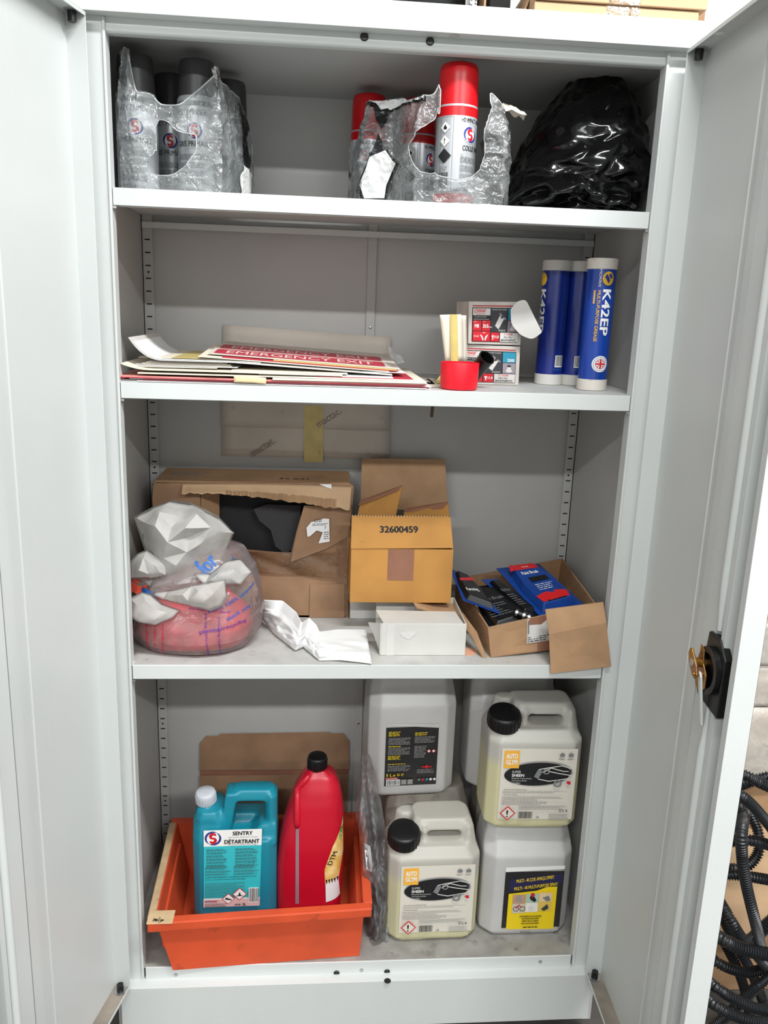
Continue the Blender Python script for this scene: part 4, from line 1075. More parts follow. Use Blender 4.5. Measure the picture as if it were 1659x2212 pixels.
# black foam sheets inside the carton
M_FOAM = mat('black_foam', (40, 40, 42), .9, bump=.2, bscale=300)
tag(panel('foam_sheet', M_FOAM, [V(X0 + .012, .300, zb_ + .006), V(X1 - .012, .300, zb_ + .006), V(X1 - .012, .310, ZT - .014), V(X0 + .012, .310, ZT - .014)], (0, .05, 0), None), 'black foam sheet filling the inside of the torn carton', 'foam')
q = MB(); plate(q, [(548, 1100), (575, 1090), (650, 1092), (645, 1180), (615, 1196), (595, 1180), (585, 1145), (560, 1125)], [], lambda u, v, h: P(u, v, .262 + .02 * (1196 - v) / 100 - h), .003)
tag(q.build('foam_offcut', mat('dark_grey_foam', (58, 57, 58), .9, bump=.2, bscale=300), None), 'dark grey foam offcut leaning inside the torn carton opening', 'foam')

# ---- white cartons under the amber one
M_BOXW2 = mat('white_carton', (208, 206, 200), .6, var=.05, vscale=10)
def carton(name, label, x0, x1, y0, y1, z0, z1, m, cat='box'):
    t = thing(name, label, cat, ((x0 + x1) / 2, y0, z0)); q = MB(); q.box(x0, y0, z0, x1, y1, z1); q.build('carton_body', m, t, bevel=.0015); return t
zwb = Z3 + .0008; wx0, wx1 = -.0335, P(921, 1330, .232).x
t = carton('white_carton', 'closed white carton at the back, under the amber box', wx0, wx1, .232, .372, zwb, zwb + .0665, M_BOXW2)
q = MB(); q.box(wx0 + .066, .2310, zwb, wx0 + .094, .2321, zwb + .0668); q.build('tape', M_PAPERG, t)
adopt(t)
x0, x1, y0, y1, z0, z1 = P(822, 1417, .044).x, P(1004, 1417, .044).x, .044, .190, Z3 + .0008, P(900, 1347, .044).z
t = thing('open_white_carton', 'open white carton at the front with its left side flap folded out', 'box', ((x0 + x1) / 2, y0, z0))
for nm, b in (('front_panel', (x0, y0, z0, x1, y0 + .002, z1)), ('back_panel', (x0, y1 - .002, z0, x1, y1, z1)), ('right_panel', (x1 - .002, y0 + .002, z0, x1, y1 - .002, z1)), ('bottom_panel', (x0, y0 + .002, z0, x1 - .002, y1 - .002, z0 + .002))):
    q = MB(); q.box(*b); q.build(nm, M_BOXW2, t, bevel=.0006)
panel('left_flap', M_BOXW2, [V(x0, y0 + .001, z0 + .001), V(x0, y0 + .001, z1), P(797, 1344, .085), P(800, 1352, .09), V(x0 - .002, y1 * .6, z0 + .001)], (-.002, 0, 0), t)
panel('inner_flap', M_BOXW2, [V(x0 + .004, y0 + .004, z1 - .001), V(x1 - .004, y0 + .004, z1 - .003), V(x1 - .01, y0 + .075, z1 - .004), V(x0 - .006, y0 + .075, z1 - .002)], (0, 0, -.0015), t)
q = MB(); q.box(x0 + .010, y0 - .0006, z0, x0 + .024, y0, z1); q.build('tape', M_PAPERG, t)
fnw, W, H = quad_fn((x0, y0, z0), (x1, y0, z0), (x0, y0, z1)); pr = Print(fnw, lift=.0006); pr.poly([(.034, .046), (.062, .050), (.066, .044), (.052, .032), (.040, .038)], M_PAPERG); pr.build('label_scrap', t)
adopt(t)

# ---- amber carton with its flaps up
yA = .152; ax0, ax1 = P(757, 1240, yA).x, P(977, 1240, yA).x; za = z1 + .0016; zf = P(860, 1186, yA).z; yD = .330
t = thing('amber_carton', 'amber cardboard box stamped 32600459 with flaps standing open', 'box', ((ax0 + ax1) / 2, yA, za))
for nm, b in (('front_panel', (ax0, yA, za, ax1, yA + .003, zf)), ('back_panel', (ax0, yD - .003, za, ax1, yD, zf)), ('left_panel', (ax0, yA + .003, za, ax0 + .003, yD - .003, zf)), ('right_panel', (ax1 - .003, yA + .003, za, ax1, yD - .003, zf)), ('bottom_panel', (ax0 + .003, yA + .003, za, ax1 - .003, yD - .003, za + .003))):
    q = MB(); q.box(*b); o = q.build(nm, M_AMBER, t, bevel=.0008)
    if nm == 'front_panel':
        fa, W, H = quad_fn((ax0, yA, za), (ax1, yA, za), (ax0, yA, zf)); pr = Print(fa, lift=.0004)
        pr.rect(W * .36, H * .42, W * .615, H * .995, M_TAPEBR); pr.build('tape_patch', o)
ff = panel('front_flap', M_AMBER, [P(758, 1185, yA - .002), P(979, 1184, yA - .002), P(973, 1117, yA - .002 + .006), P(760, 1115, yA - .002 + .006)], (0, .003, 0), t)
fa, W, H = quad_fn(P(758, 1185, yA - .0022), P(979, 1184, yA - .0022), P(760, 1115, yA + .0038), P(973, 1117, yA + .0038)); pr = Print(fa)
pr.text('32600459', W * .285, H * .50, M_INK, h=H * .20, w=W * .375, bold=.05); pr.build('printed_lettering', ff)
q = MB()
for k in range(34):
    a = P(760 + k * 6.2, 1115.2 + k * .06, yA + .0055); q.box(a.x, a.y - .001, a.z - .0004, a.x + .0026, a.y + .002, a.z + .0022)
o = q.build('ragged_edge', M_CARD2, ff); o['kind'] = 'stuff'
panel('rear_flap', M_CARD, [P(778, 1102, yD - .004), P(968, 1100, yD - .004), P(961, 992, yD + .016), P(782, 990, yD + .016)], (0, .003, 0), t)
panel('left_flap', M_AMBER, [P(772, 1114, yA + .03), P(855, 1114, yA + .075), P(869, 1048, yA + .10), P(780, 1080, yA + .05)], (.001, .003, 0), t)
panel('flap_tape', M_TAPEBR, [P(774, 1092, yA + .029), P(860, 1060, yA + .087), P(869, 1048, yA + .0995), P(779, 1080, yA + .049)], (0, .0005, 0), t)
panel('right_flap', M_AMBER, [P(872, 1116, yA + .03), P(971, 1118, yA + .015), P(968, 1084, yA + .05), P(874, 1098, yA + .06)], (0, .003, 0), t)
panel('flap_tape', M_TAPEBR, [P(873, 1106, yA + .044), P(970, 1098, yA + .036), P(968, 1084, yA + .0495), P(874, 1098, yA + .0595)], (0, .0005, 0), t)
adopt(t)

# ---- carrier bag with something red inside
M_BAGW = film('carrier_film', (232, 230, 226), haze=.30, rough=.2, gloss=.25, bump=.5, bscale=24, hazevar=.25, translucent=True, vscale=14)
M_BAGC = film('carrier_film_crown', (236, 234, 229), haze=.74, rough=.26, gloss=.2, bump=.25, bscale=26, hazevar=.2, translucent=True, vscale=12, crease_haze=.2)
M_BAGRED = mat('red_contents', (232, 40, 66), .6, var=.2, vscale=20, bump=.2, bscale=30)
cx, cy = P(424, 1350, .125).x, .128
t = thing('carrier_bag', 'crumpled white carrier bag with red contents at the left of the third shelf', 'bag', (cx, cy, Z3))
body = blob('bag_body', None, None, [(Z3 + .001, cx, cy, .085, .075), (Z3 + .006, cx, cy, .103, .094), (Z3 + .03, cx + .002, cy, .117, .105), (Z3 + .07, cx + .005, cy + .004, .119, .104), (Z3 + .11, cx + .010, cy + .01, .110, .095), (Z3 + .15, cx + .012, cy + .015, .096, .080), (Z3 + .18, cx + .010, cy + .02, .072, .060), (Z3 + .20, cx, cy + .02, .03, .03)], M_BAGW, 3, .0050, 11, nth=120, per=6, parent=t, flat=Z3 + .0008)
blob('red_contents', None, None, [(Z3 + .002, cx, cy, .07, .06), (Z3 + .008, cx, cy, .095, .085), (Z3 + .03, cx - .004, cy, .107, .094), (Z3 + .06, cx - .004, cy, .100, .088), (Z3 + .09, cx - .010, cy + .01, .070, .060), (Z3 + .105, cx - .01, cy + .01, .03, .03)], M_BAGRED, 8, .004, 9, nth=60, per=3, parent=t, flat=Z3 + .0015)
# crown: big loose folds
cu = P(398, 1180, .11)
from mathutils.geometry import delaunay_2d_cdt
def fold_sheet(name, outline, inner, seed, div=2, wob=.0034, fwd=0.0):
    """a crumpled film fold: outline and crease points, each with its own depth, skinned with facets"""
    pts = [(u, v, y - fwd) for u, v, y in outline + inner]; n = len(outline)
    co, ed, fc, *_ = delaunay_2d_cdt([Vector((u, v)) for u, v, y in pts], [(i, (i + 1) % n) for i in range(n)], [], 1, 1e-4)
    V3 = []
    for c in co:
        k = min(range(len(pts)), key=lambda i: (pts[i][0] - c.x) ** 2 + (pts[i][1] - c.y) ** 2); V3.append(P(pts[k][0], pts[k][1], pts[k][2]))
    q = MB(); q.add(V3, [tuple(f) for f in fc]); o = q.build(name, M_BAGC, t, smooth=True)
    bm = bmesh.new(); bm.from_mesh(o.data); bmesh.ops.subdivide_edges(bm, edges=bm.edges, cuts=div, use_grid_fill=True)
    for v in bm.verts: v.co += Vector((.4, -1, .3)) * wob * noise.noise(v.co * 38 + Vector((seed, 0, 0))) + Vector((0, -1, 0)) * wob * .5 * crease(v.co, 60, seed)
    bm.to_mesh(o.data); bm.free(); o.data.set_sharp_from_angle(angle=math.radians(32))
    sd = o.modifiers.new('solid', 'SOLIDIFY'); sd.thickness = .0006
    return o
crumpled('bag_core', None, None, P(398, 1175, .155), .066, .050, .055, 16, 10, 12, .12, M_BAGC, parent=t, angle=30, bev=.002)
crumpled('bag_core', None, None, P(345, 1245, .115), .048, .040, .036, 14, 9, 27, .13, M_BAGC, parent=t, angle=30, bev=.002)
fold_sheet('bag_fold', [(289, 1116, .125), (330, 1095, .13), (371, 1080, .135), (412, 1086, .135), (440, 1098, .13), (471, 1114, .125), (506, 1151, .10), (498, 1172, .11), (491, 1191, .12), (471, 1228, .12), (440, 1238, .105), (415, 1244, .085), (412, 1258, .075), (375, 1264, .080), (335, 1268, .085), (327, 1250, .10), (318, 1205, .11), (303, 1160, .12)],
    [(335, 1136, .050), (362, 1172, .040), (404, 1193, .055), (393, 1117, .085), (400, 1141, .048), (437, 1172, .058), (484, 1150, .080), (425, 1110, .078), (345, 1105, .092), (380, 1222, .050), (430, 1215, .088), (332, 1192, .082), (352, 1240, .066), (455, 1140, .062), (410, 1160, .075), (370, 1140, .072), (405, 1225, .070), (352, 1205, .062), (460, 1195, .092), (315, 1130, .090)], 3)
fold_sheet('bag_fold', [(279, 1215, .09), (296, 1196, .095), (318, 1186, .10), (345, 1200, .10), (368, 1222, .09), (360, 1243, .075), (325, 1250, .070), (279, 1252, .075)], [(310, 1205, .062), (335, 1222, .052), (300, 1232, .055), (345, 1236, .060), (320, 1240, .058)], 8, fwd=0.012)
fold_sheet('bag_fold', [(328, 1282, .085), (365, 1276, .075), (415, 1264, .065), (450, 1258, .060), (486, 1252, .065), (492, 1290, .055), (478, 1312, .050), (455, 1320, .045), (420, 1312, .045), (380, 1302, .055), (350, 1294, .070)], [(395, 1285, .040), (430, 1277, .036), (458, 1285, .034), (440, 1300, .032), (405, 1298, .040), (470, 1270, .045), (365, 1286, .055)], 13, fwd=0.034)
fold_sheet('bag_fold', [(280, 1292, .070), (305, 1278, .075), (325, 1283, .075), (352, 1305, .065), (390, 1318, .055), (372, 1335, .045), (335, 1350, .040), (300, 1345, .045), (280, 1335, .055)], [(318, 1300, .045), (340, 1318, .038), (310, 1325, .040), (335, 1338, .034), (360, 1322, .040), (298, 1308, .050)], 21, fwd=0.026)
fold_sheet('bag_fold', [(420, 1240, .085), (455, 1238, .09), (490, 1210, .10), (520, 1205, .11), (545, 1235, .10), (520, 1262, .075), (480, 1262, .065), (440, 1262, .065)], [(470, 1240, .060), (505, 1230, .070), (455, 1252, .058), (500, 1250, .062), (525, 1240, .078)], 30, fwd=0.03)
M_BLUEBAG = mat('bag_blue_print', (24, 92, 168), .5); M_PURP = mat('bag_purple_print', (92, 62, 140), .5); M_ORRED = mat('bag_orange_print', (232, 84, 60), .5); M_BAGTXR = mat('bag_red_print', (206, 30, 60), .5)
bvh = BVHTree.FromObject(body, bpy.context.evaluated_depsgraph_get())
def bagtext(items, ctr, dirn, rotz):
    ux = Vector((math.cos(rotz), math.sin(rotz), 0)); pr = Print(proj_fn(bvh, ctr - dirn * .3, ux, Vector((0, 0, 1)), dirn, .21), step=.006, lift=.0002, both=True)
    for tx, x, z, h, w, rot, m, b in items: pr.text(tx, x, z, m, h=h, w=w, rot=rot, bold=b)
    pr.build('printed_lettering', t)
ctr = Vector((cx, cy, Z3))
dr = Vector((-.62, .78, 0)); bagtext([('Bag', .0, .120, .030, .062, .6, M_BLUEBAG, .04), ('for', -.02, .150, .022, .035, .6, M_BLUEBAG, .04), ('from 100% recycled', -.030, .085, .008, .105, .35, M_BLUEBAG, .02), ('thank you', -.005, .070, .009, .055, .3, M_BLUEBAG, .02), ('please/recycling', -.050, .050, .009, .085, .15, M_PURP, .02)], ctr, dr, math.atan2(.62, .78))
dv = Vector((0, 1, 0)); bagtext([('please bring back this bag', -.075, .002, .0055, .075, 1.55, M_BAGTXR, .02), ('we sort out for this bag', -.060, .002, .0055, .085, 1.52, M_BAGTXR, .02), ('reuse it again and again', -.046, .004, .0055, .085, 1.50, M_BAGTXR, .02), ('this bag thinks we waste', .028, .088, .0058, .085, -1.52, M_PURP, .02), ('packaging waste not', .052, .080, .0058, .075, -1.55, M_PURP, .02), ('this made from plastic', .000, .094, .0050, .075, -.12, M_PURP, .02)], ctr, dv, 0)
for (u, v, y, s_, m) in ((290, 1238, .095, .018, M_ORRED), (300, 1268, .085, .016, M_ORRED), (322, 1276, .075, .012, M_BLUEBAG)):
    q = MB(); c = P(u, v, y); q.grid(lambda i, j: c + Vector(((i - .5) * s_ * 2, -.01 * math.sin(3 * i) - .006, (j - .5) * s_ * 1.2 + .004 * math.sin(6 * i))), 8, 4); q.build('printed_patch', m, t, smooth=True)
adopt(t)

# ---- sheet of tissue spilling from the bag
tops = [(566, 1296), (610, 1297), (640, 1322), (652, 1345), (668, 1334), (684, 1350), (690, 1364), (730, 1358), (790, 1358)]
bots = [(566, 1338), (590, 1368), (612, 1385), (638, 1406), (655, 1398), (672, 1412), (690, 1427), (735, 1426), (803, 1434)]
def tis(i, j):
    a, b = itp(tops, i), itp(bots, i); u = a[0] * j + b[0] * (1 - j); v = a[1] * j + b[1] * (1 - j)
    g = S(u, v, Z3 + .002); k = j ** .9 * (.055 * (1 - i) ** 1.2 + .016); k += .005 * (crease((i * 3, j * 2, 0), 2.2, 3) + .4 * crease((i * 3, j * 2, 0), 5, 5)) * math.sin(math.pi * min(1, j * 1.3 + .12)); p = S(u, v, Z3 + .0022 + max(0, k))
    return p
q = MB(); q.grid(tis, 60, 26)
M_TISSUE = mat('white_tissue', (222, 222, 221), .9, var=.03, vscale=20, bump=.06, bscale=60, spec=.1)
tag(q.build('tissue_sheet', M_TISSUE, None, smooth=True, solid=.0006), 'crumpled white tissue sheet lying between the carrier bag and the white carton', 'tissue paper')
# flesh-coloured paper disc
p = S(1012, 1410, Z3 + .001); q = MB(); q.lathe([(.0185, 0), (.0185, .0006)], (p.x, p.y + .006, Z3 + .0006), 32)
tag(q.build('paper_disc', mat('peach_paper', (224, 168, 138), .7), None), 'peach paper disc lying in front of the white carton', 'paper')

# ---- shallow tray of blister packs
A = dict(FL=V(.2262, .034, Z3 + .0012), FR=V(.4240, .066, Z3 + .012), BR=V(.4440, .352, Z3 + .030), BL=V(.200, .305, Z3 + .0015))
T = dict(FL=P(1054, 1356, .040), FR=P(1300, 1304, .062), BR=P(1215, 1206, .365), BL=P(985, 1250, .31))
T['BR'].x = min(T['BR'].x, .4560); T['FR'].x = min(T['FR'].x, .4290)
t = thing('display_tray', 'torn brown cardboard tray with flaps out, holding blister packs', 'box', A['FL'])
def wall(nm, a, b, m=M_CARD, off=None):
    n = (A[b] - A[a]).cross(Vector((0, 0, 1))).normalized() * -.003
    return panel(nm, m, [A[a], A[b], T[b], T[a]], n, t)
fw = wall('front_panel', 'FL', 'FR'); wall('right_panel', 'FR', 'BR', M_CARDIN); wall('back_panel', 'BR', 'BL', M_CARDIN); wall('left_panel', 'BL', 'FL', M_CARDIN)
panel('bottom_panel', M_CARDIN, [A['FL'], A['FR'], A['BR'], A['BL']], (0, 0, .003), t)
pf = [P(1178, 1317, .022), P(1303, 1301, .010), P(1310, 1345, -.0045), P(1320, 1440, -.0090), P(1190, 1455, -.0090), P(1186, 1370, .002)]
panel('front_flap', M_CARD, pf, (0, .0025, 0), t)
lf = [P(893, 1301, .150), P(930, 1299, .19), P(985, 1300, .20), P(1008, 1335, .11), P(1030, 1365, .075), P(1052, 1422, .032), P(1042, 1418, .034), P(1020, 1375, .060), P(995, 1342, .085), P(940, 1322, .120), P(900, 1313, .140)]
q = MB(); c0 = sum(lf, Vector()) / len(lf); n = len(lf)
for sgn in (0, 1): q.add([p - Vector((0, 0, .0025 * sgn)) for p in lf] , [])
q.f += [(i, n - 1 - i, n - 2 - i, i + 1) for i in range(n // 2)] + [(n + i, n + n - 1 - i, n + n - 2 - i, n + i + 1) for i in range(n // 2)] + [(i, (i + 1) % n, n + (i + 1) % n, n + i) for i in range(n)]; q.mi += [0] * (len(q.f))
q.build('left_flap', M_CARD, t)
fn2, W, H = quad_fn(A['FL'] + V(0, -.0004, 0), A['FR'] + V(0, -.0004, 0), T['FL'] + V(0, -.0004, 0), T['FR'] + V(0, -.0004, 0)); pr = Print(fn2)
pr.rect(W * .36, H * .28, W * .60, H * .98, M_PAPERG); pr.rect(W * .38, H * .52, W * .60, H * .99, M_TAPEBR); pr.frame(W * .365, H * .30, W * .60, H * .50, .0006, M_INKGREY); pr.greek(W * .37, H * .32, W * .59, H * .48, 3, M_INK, words=.008); pr.barcode(W * .365, H * .55, W * .378, H * .95, M_INK, 6)
pr.rect(W * .47, H * .02, W * .60, H * .28, M_TAPEBR); pr.build('label_remnant', fw)
adopt(t)
M_BLISBL = mat('blister_blue', (18, 62, 140), .35, var=.12, vscale=20); M_BLISRED = mat('blister_red', (196, 30, 34), .35); M_BLISBK = mat('blister_black', (16, 17, 20), .3); M_BLISCL = film('blister_clear', (90, 100, 110), haze=.35, rough=.1, gloss=.35, bump=.1)
def blister(label, tl, tr, br, bl, hgt, kind):
    tl, tr, br, bl = (Vector(x) for x in (tl, tr, br, bl)); t = thing('blister_pack', label, 'blister pack', bl.lerp(br, .5))
    n = (br - bl).cross(tl - bl).normalized(); n = n if n.z > 0 else -n
    F = lambda a, b, h: (bl * (1 - a) + br * a) * (1 - b) + (tl * (1 - a) + tr * a) * b + n * h
    q = MB(); q.hexa([F(0, 0, -.0012), F(1, 0, -.0012), F(1, 1, -.0012), F(0, 1, -.0012)], [F(0, 0, 0), F(1, 0, 0), F(1, 1, 0), F(0, 1, 0)]); q.build('backing_card', M_BLISBL if kind != 'black' else M_BLISBK, t)
    q = MB(); ins = [(.12, .06), (.88, .06), (.92, .5), (.80, .90), (.20, .90), (.08, .5)]; n6 = len(ins)
    lo = [F(a, b, .0002) for a, b in ins]; hi = [F(.5 + (a - .5) * .82, .5 + (b - .5) * .90, hgt) for a, b in ins]; q.add(lo + hi, [tuple(range(n6, 2 * n6))] + [(i, (i + 1) % n6, n6 + (i + 1) % n6, n6 + i) for i in range(n6)])
    sh = q.build('moulded_tray', M_BLISBL if kind == 'blue' else M_BLISBK, t, bevel=.002)
    pr = Print(lambda u, v, h: F(u, v, hgt + .0002 + h))
    if kind == 'blue':
        pr.poly([(.22, .78), (.78, .78), (.72, .89), (.28, .89)], M_BLISRED); pr.poly([(.20, .12), (.80, .12), (.84, .24), (.66, .28), (.36, .28), (.16, .24)], M_BLISRED); pr.poly([(.30, .11), (.72, .11), (.68, .20), (.34, .20)], M_BLISBK)
        pr.text('Paint Brush', .30, .67, M_WHITE, h=.06, w=.36, bold=.02); pr.text('Contents', .42, .82, M_WHITE, h=.025, w=.15); pr.rect(.34, .50, .74, .60, M_BLISBK); pr.greek(.34, .33, .74, .47, 4, M_PAPERG, words=.08, fill=.3)
        pr.poly([(.0 + .1, .76), (.21, .78), (.27, .89), (.2, .9)], M_BLISRED)
    elif kind == 'stripe':
        pr.poly([(.12, .5), (.88, .72), (.88, .80), (.12, .58)], M_BLISRED); pr.text('Farming', .2, .2, M_WHITE, h=.10, w=.5, bold=.02, rot=.3)
    else:
        pr.text('Paint Brush', .12, .55, M_INKGREY, h=.07, w=.55); pr.greek(.12, .2, .6, .5, 6, M_INKGREY, words=.06, fill=.25)
    pr.build('printed_lettering', sh); adopt(t)
blister('blue and red paint brush blister pack lying on top in the tray', P(1072, 1228, .250), P(1165, 1218, .262), P(1262, 1306, .095), P(1168, 1334, .072), .016, 'blue')
blister('blue blister pack with a red stripe leaning beside the amber box', P(972, 1228, .270), P(1010, 1244, .255), P(1082, 1326, .088), P(1000, 1296, .120), .010, 'stripe')
blister('black blister pack lying low in the middle of the tray', P(1010, 1268, .215), P(1075, 1262, .220), P(1170, 1330, .080), P(1062, 1366, .055), .008, 'black')
blister('slim blue blister pack wedged under the topmost one', P(1040, 1252, .225), P(1074, 1250, .235), P(1168, 1326, .090), P(1138, 1334, .080), .010, 'slim')
q = MB()
a, b = P(1112, 1322, .075), P(1148, 1336, .062); d = (b - a).normalized(); q.tube([a, b], .0065, 14)
t = thing('brush_ferrule', 'black brush handle end with silver bands at the tray front edge', 'paint brush', b); q.build('handle_end', M_BLACK, t, smooth=True, angle=40)
for k in (.12, .55, .85):
    q = MB(); c = a.lerp(b, k); q.tube([c - d * .0022, c + d * .0022], .0070, 14); q.build('silver_band', M_STEEL, t, smooth=True, angle=40)
adopt(t)
# ------------------------------------------------------------------ bottom: crate, canisters, bottle
M_ORANGE = mat('orange_plastic', (218, 84, 46), .48, var=.10, vscale=9, stain=(96, 46, 34), stain_scale=15, stain_at=.61, stain_w=.16, bump=.08, bscale=200)
M_WORN = mat('paint_crusted_rim', (206, 176, 136), .6, var=.12, vscale=30, stain=(40, 34, 30), stain_scale=36, stain_at=.60, stain_w=.06)
z0, zr = ZB + .0012, .2860
B = [V(-.3735, -.0100, z0), V(-.0060, .0140, z0), (V(-.0010, .290, z0)), V(-.386, .282, z0)]
R_ = [V(-.4040, -.0150, zr), V(.0010, .0060, zr + .004), V(.0040, .308, zr), V(-.4150, .300, zr - .004)]
t = thing('orange_crate', 'scuffed orange plastic crate on the cabinet floor holding two canisters', 'crate', B[0].lerp(B[2], .5))
ctr4 = sum(B, Vector()) / 4
for i, nm in enumerate(('front_wall', 'right_wall', 'back_wall', 'left_wall')):
    j = (i + 1) % 4; n = (B[j] - B[i]).cross(Vector((0, 0, 1))).normalized() * -.0032
    panel(nm, M_ORANGE, [B[i], B[j], R_[j], R_[i]], n, t)
panel('base', M_ORANGE, [p + V(0, 0, .0004) for p in B], (0, 0, .003), t)
def rimbar(nm, i, m, w=.015, h=.020):
    j = (i + 1) % 4; d = (R_[j] - R_[i]).normalized(); n = d.cross(Vector((0, 0, 1))).normalized(); a, b = R_[i] - d * (.012 if i in (0, 2) else -.003), R_[j] + d * (.012 if i in (0, 2) else -.003)
    q = MB(); up = Vector((0, 0, 1))
    q.hexa([a - n * .002 - up * h * .9, b - n * .002 - up * h * .9, b + n * w - up * h, a + n * w - up * h], [a - n * .002, b - n * .002, b + n * w, a + n * w])
    return q.build(nm, m, t, bevel=.0025)
rimbar('front_rim', 0, M_ORANGE); rimbar('right_rim', 1, M_ORANGE); rimbar('back_rim', 2, M_ORANGE); rimbar('left_rim', 3, M_WORN)
q = MB(); a = R_[0]; q.box(a.x - .013, a.y - .016, a.z - .0005, a.x + .036, a.y + .020, a.z + .0012); q.build('crusted_corner', M_WORN, t, bevel=.0008)
for k in range(3):   # broken ribs hanging under the rim at the left
    q = MB(); p = R_[0] + V(.006 + .007 * k, .004, -.020); q.prism([p, p + V(.005, 0, 0), p + V(.004, 0, -.014 - .006 * ((k * 2) % 3)), p + V(.002, 0, -.010)], (0, .003, 0)); q.build('broken_rib', M_ORANGE, t)
for s_, i in ((0, 3), (1, 1)):   # stepped shoulder inside each end
    a, b = (R_[3], R_[0]) if s_ == 0 else (R_[1], R_[2]); inn = 1 if s_ == 0 else -1
    q = MB(); q.hexa([a.lerp(b, .12) + V(.006 * inn, 0, -.10), a.lerp(b, .88) + V(.006 * inn, 0, -.10), a.lerp(b, .88) + V(.026 * inn, 0, -.10), a.lerp(b, .12) + V(.026 * inn, 0, -.10)], [a.lerp(b, .12) + V(.002 * inn, 0, -.03), a.lerp(b, .88) + V(.002 * inn, 0, -.03), a.lerp(b, .88) + V(.014 * inn, 0, -.03), a.lerp(b, .12) + V(.014 * inn, 0, -.03)]); q.build('stacking_step', M_ORANGE, t, bevel=.002)
adopt(t)

def liquid_shade_mat(name, rgb_up, rgb_lo, zl, soft=.012, rough=.42):
    """canister in two tones meeting at zl: milky contents, and painted shading on the teal one"""
    m = mat(name, rgb_lo, rough, sss=.15, var=.04, vscale=8, bump=.05, bscale=60); N = m.node_tree.nodes; L = m.node_tree.links; b = N['Principled BSDF']
    tc = N.new('ShaderNodeTexCoord'); sp = N.new('ShaderNodeSeparateXYZ'); L.new(tc.outputs['Object'], sp.inputs[0]); mr = N.new('ShaderNodeMapRange'); mr.inputs[1].default_value = zl - soft; mr.inputs[2].default_value = zl + soft
    L.new(sp.outputs['Z'], mr.inputs[0]); mx = N.new('ShaderNodeMix'); mx.data_type = 'RGBA'; mx.inputs[6].default_value = lin(rgb_lo); mx.inputs[7].default_value = lin(rgb_up); L.new(mr.outputs[0], mx.inputs[0]); L.new(mx.outputs[2], b.inputs['Base Color'])
    return m
def fuse(name, q, m, parent, vox=.0035, it=8):
    """blow-moulded body: overlapping blocks melted into one skin"""
    o = q.build(name, m, parent, smooth=True)
    r = o.modifiers.new('melt', 'REMESH'); r.mode = 'VOXEL'; r.voxel_size = vox; r.use_smooth_shade = True
    s = o.modifiers.new('soften', 'SMOOTH'); s.factor = .5; s.iterations = it
    return o
def frame3(o, yaw, tilt=0.0):
    o = Vector(o); e = Euler((0, tilt, yaw)).to_matrix()
    return lambda x, y, z: o + e @ Vector((x, y, z))
def rbox(q, F, x0, y0, z0, x1, y1, z1, r=.012, top=None):
    """block with chamfered upright corners; top=(dx, dyf, dyb) draws the upper end in"""
    tx, tf, tb = top or (0, 0, 0)
    def ring(xa, ya, xb, yb, z): return [F(*p, z) for p in ((xa + r, ya), (xb - r, ya), (xb, ya + r), (xb, yb - r), (xb - r, yb), (xa + r, yb), (xa, yb - r), (xa, ya + r))]
    lo, hi = ring(x0, y0, x1, y1, z0), ring(x0 + tx, y0 + tf, x1 - tx, y1 - tb, z1)
    q.add(lo + hi, [tuple(range(7, -1, -1)), tuple(range(8, 16))] + [(i, (i + 1) % 8, 8 + (i + 1) % 8, 8 + i) for i in range(8)])
def screw_cap(parent, c, axis, r, h, m, name='cap'):
    q = MB(); q.lathe([(r * .96, 0), (r, .001), (r, h * .82), (r * .95, h * .95), (r * .86, h), (r * .3, h)], c, 40, axis=axis); o = q.build(name, m, parent, smooth=True, angle=45)
    q = MB(); qt = Vector(axis).to_track_quat('Z', 'Y'); c = Vector(c)
    for k in range(24):
        a = 2 * math.pi * k / 24; ca, sa = math.cos(a), math.sin(a)
        vs = [c + qt @ Vector(((r - .0006 + d) * ca - e * sa, (r - .0006 + d) * sa + e * ca, z)) for z in (h * .08, h * .78) for d, e in ((0, -.0011), (.0017, -.0006), (.0017, .0006), (0, .0011))]
        q.hexa(vs[:4], vs[4:])
    g = q.build('grip_ribs', m, o); g['kind'] = 'stuff'
    return o
# ---- cream 5 litre canisters with printed labels
W5, D5, H5 = .190, .132, .256
def canister(name, label, F, m, capm, capx=.165, cap_r=.033, handle=True, vox=.0035, topcap=False):
    t = thing(name, label, 'canister', F(W5 / 2, D5 / 2, 0)); q = MB()
    rbox(q, F, .006, .006, 0, W5 - .006, D5 - .006, .012, .022); rbox(q, F, 0, 0, .008, W5, D5, .196, .020); rbox(q, F, 0, 0, .194, W5, D5, .216, .020, top=(.010, .016, .010))
    hx0, hx1, hz0, hz1 = .44 * W5, .77 * W5, .219, .237
    rbox(q, F, .36 * W5, .022, .200, W5 - .012, D5 - .012, hz0, .012, top=(.003, .006, .006))
    rbox(q, F, .33 * W5, .026, .205, hx0, D5 - .016, H5 - .006, .010, top=(.004, .006, .006))
    rbox(q, F, hx1, .020, .205, W5 - .006, D5 - .012, H5 - .004, .012, top=(.008, .008, .008))
    rbox(q, F, .25 * W5, .034, hz1, W5 - .012, D5 - .014, H5 + .004, .012, top=(.008, .010, .008)); rbox(q, F, .06 * W5, .075, .200, .40 * W5, D5 - .010, H5 - .004, .012, top=(.010, .006, .010))
    ax = (F(0, -.22, 1) - F(0, 0, 0)).normalized(); c = F(capx * W5, .042, .196)
    q.lathe([(cap_r * .95, 0), (cap_r * .95, .022), (cap_r * .8, .024), (cap_r * .8, .034)], c, 24, axis=ax)
    fuse('body', q, m, t, vox)
    screw_cap(t, c + ax * .020, ax, cap_r, .032, capm)
    return t
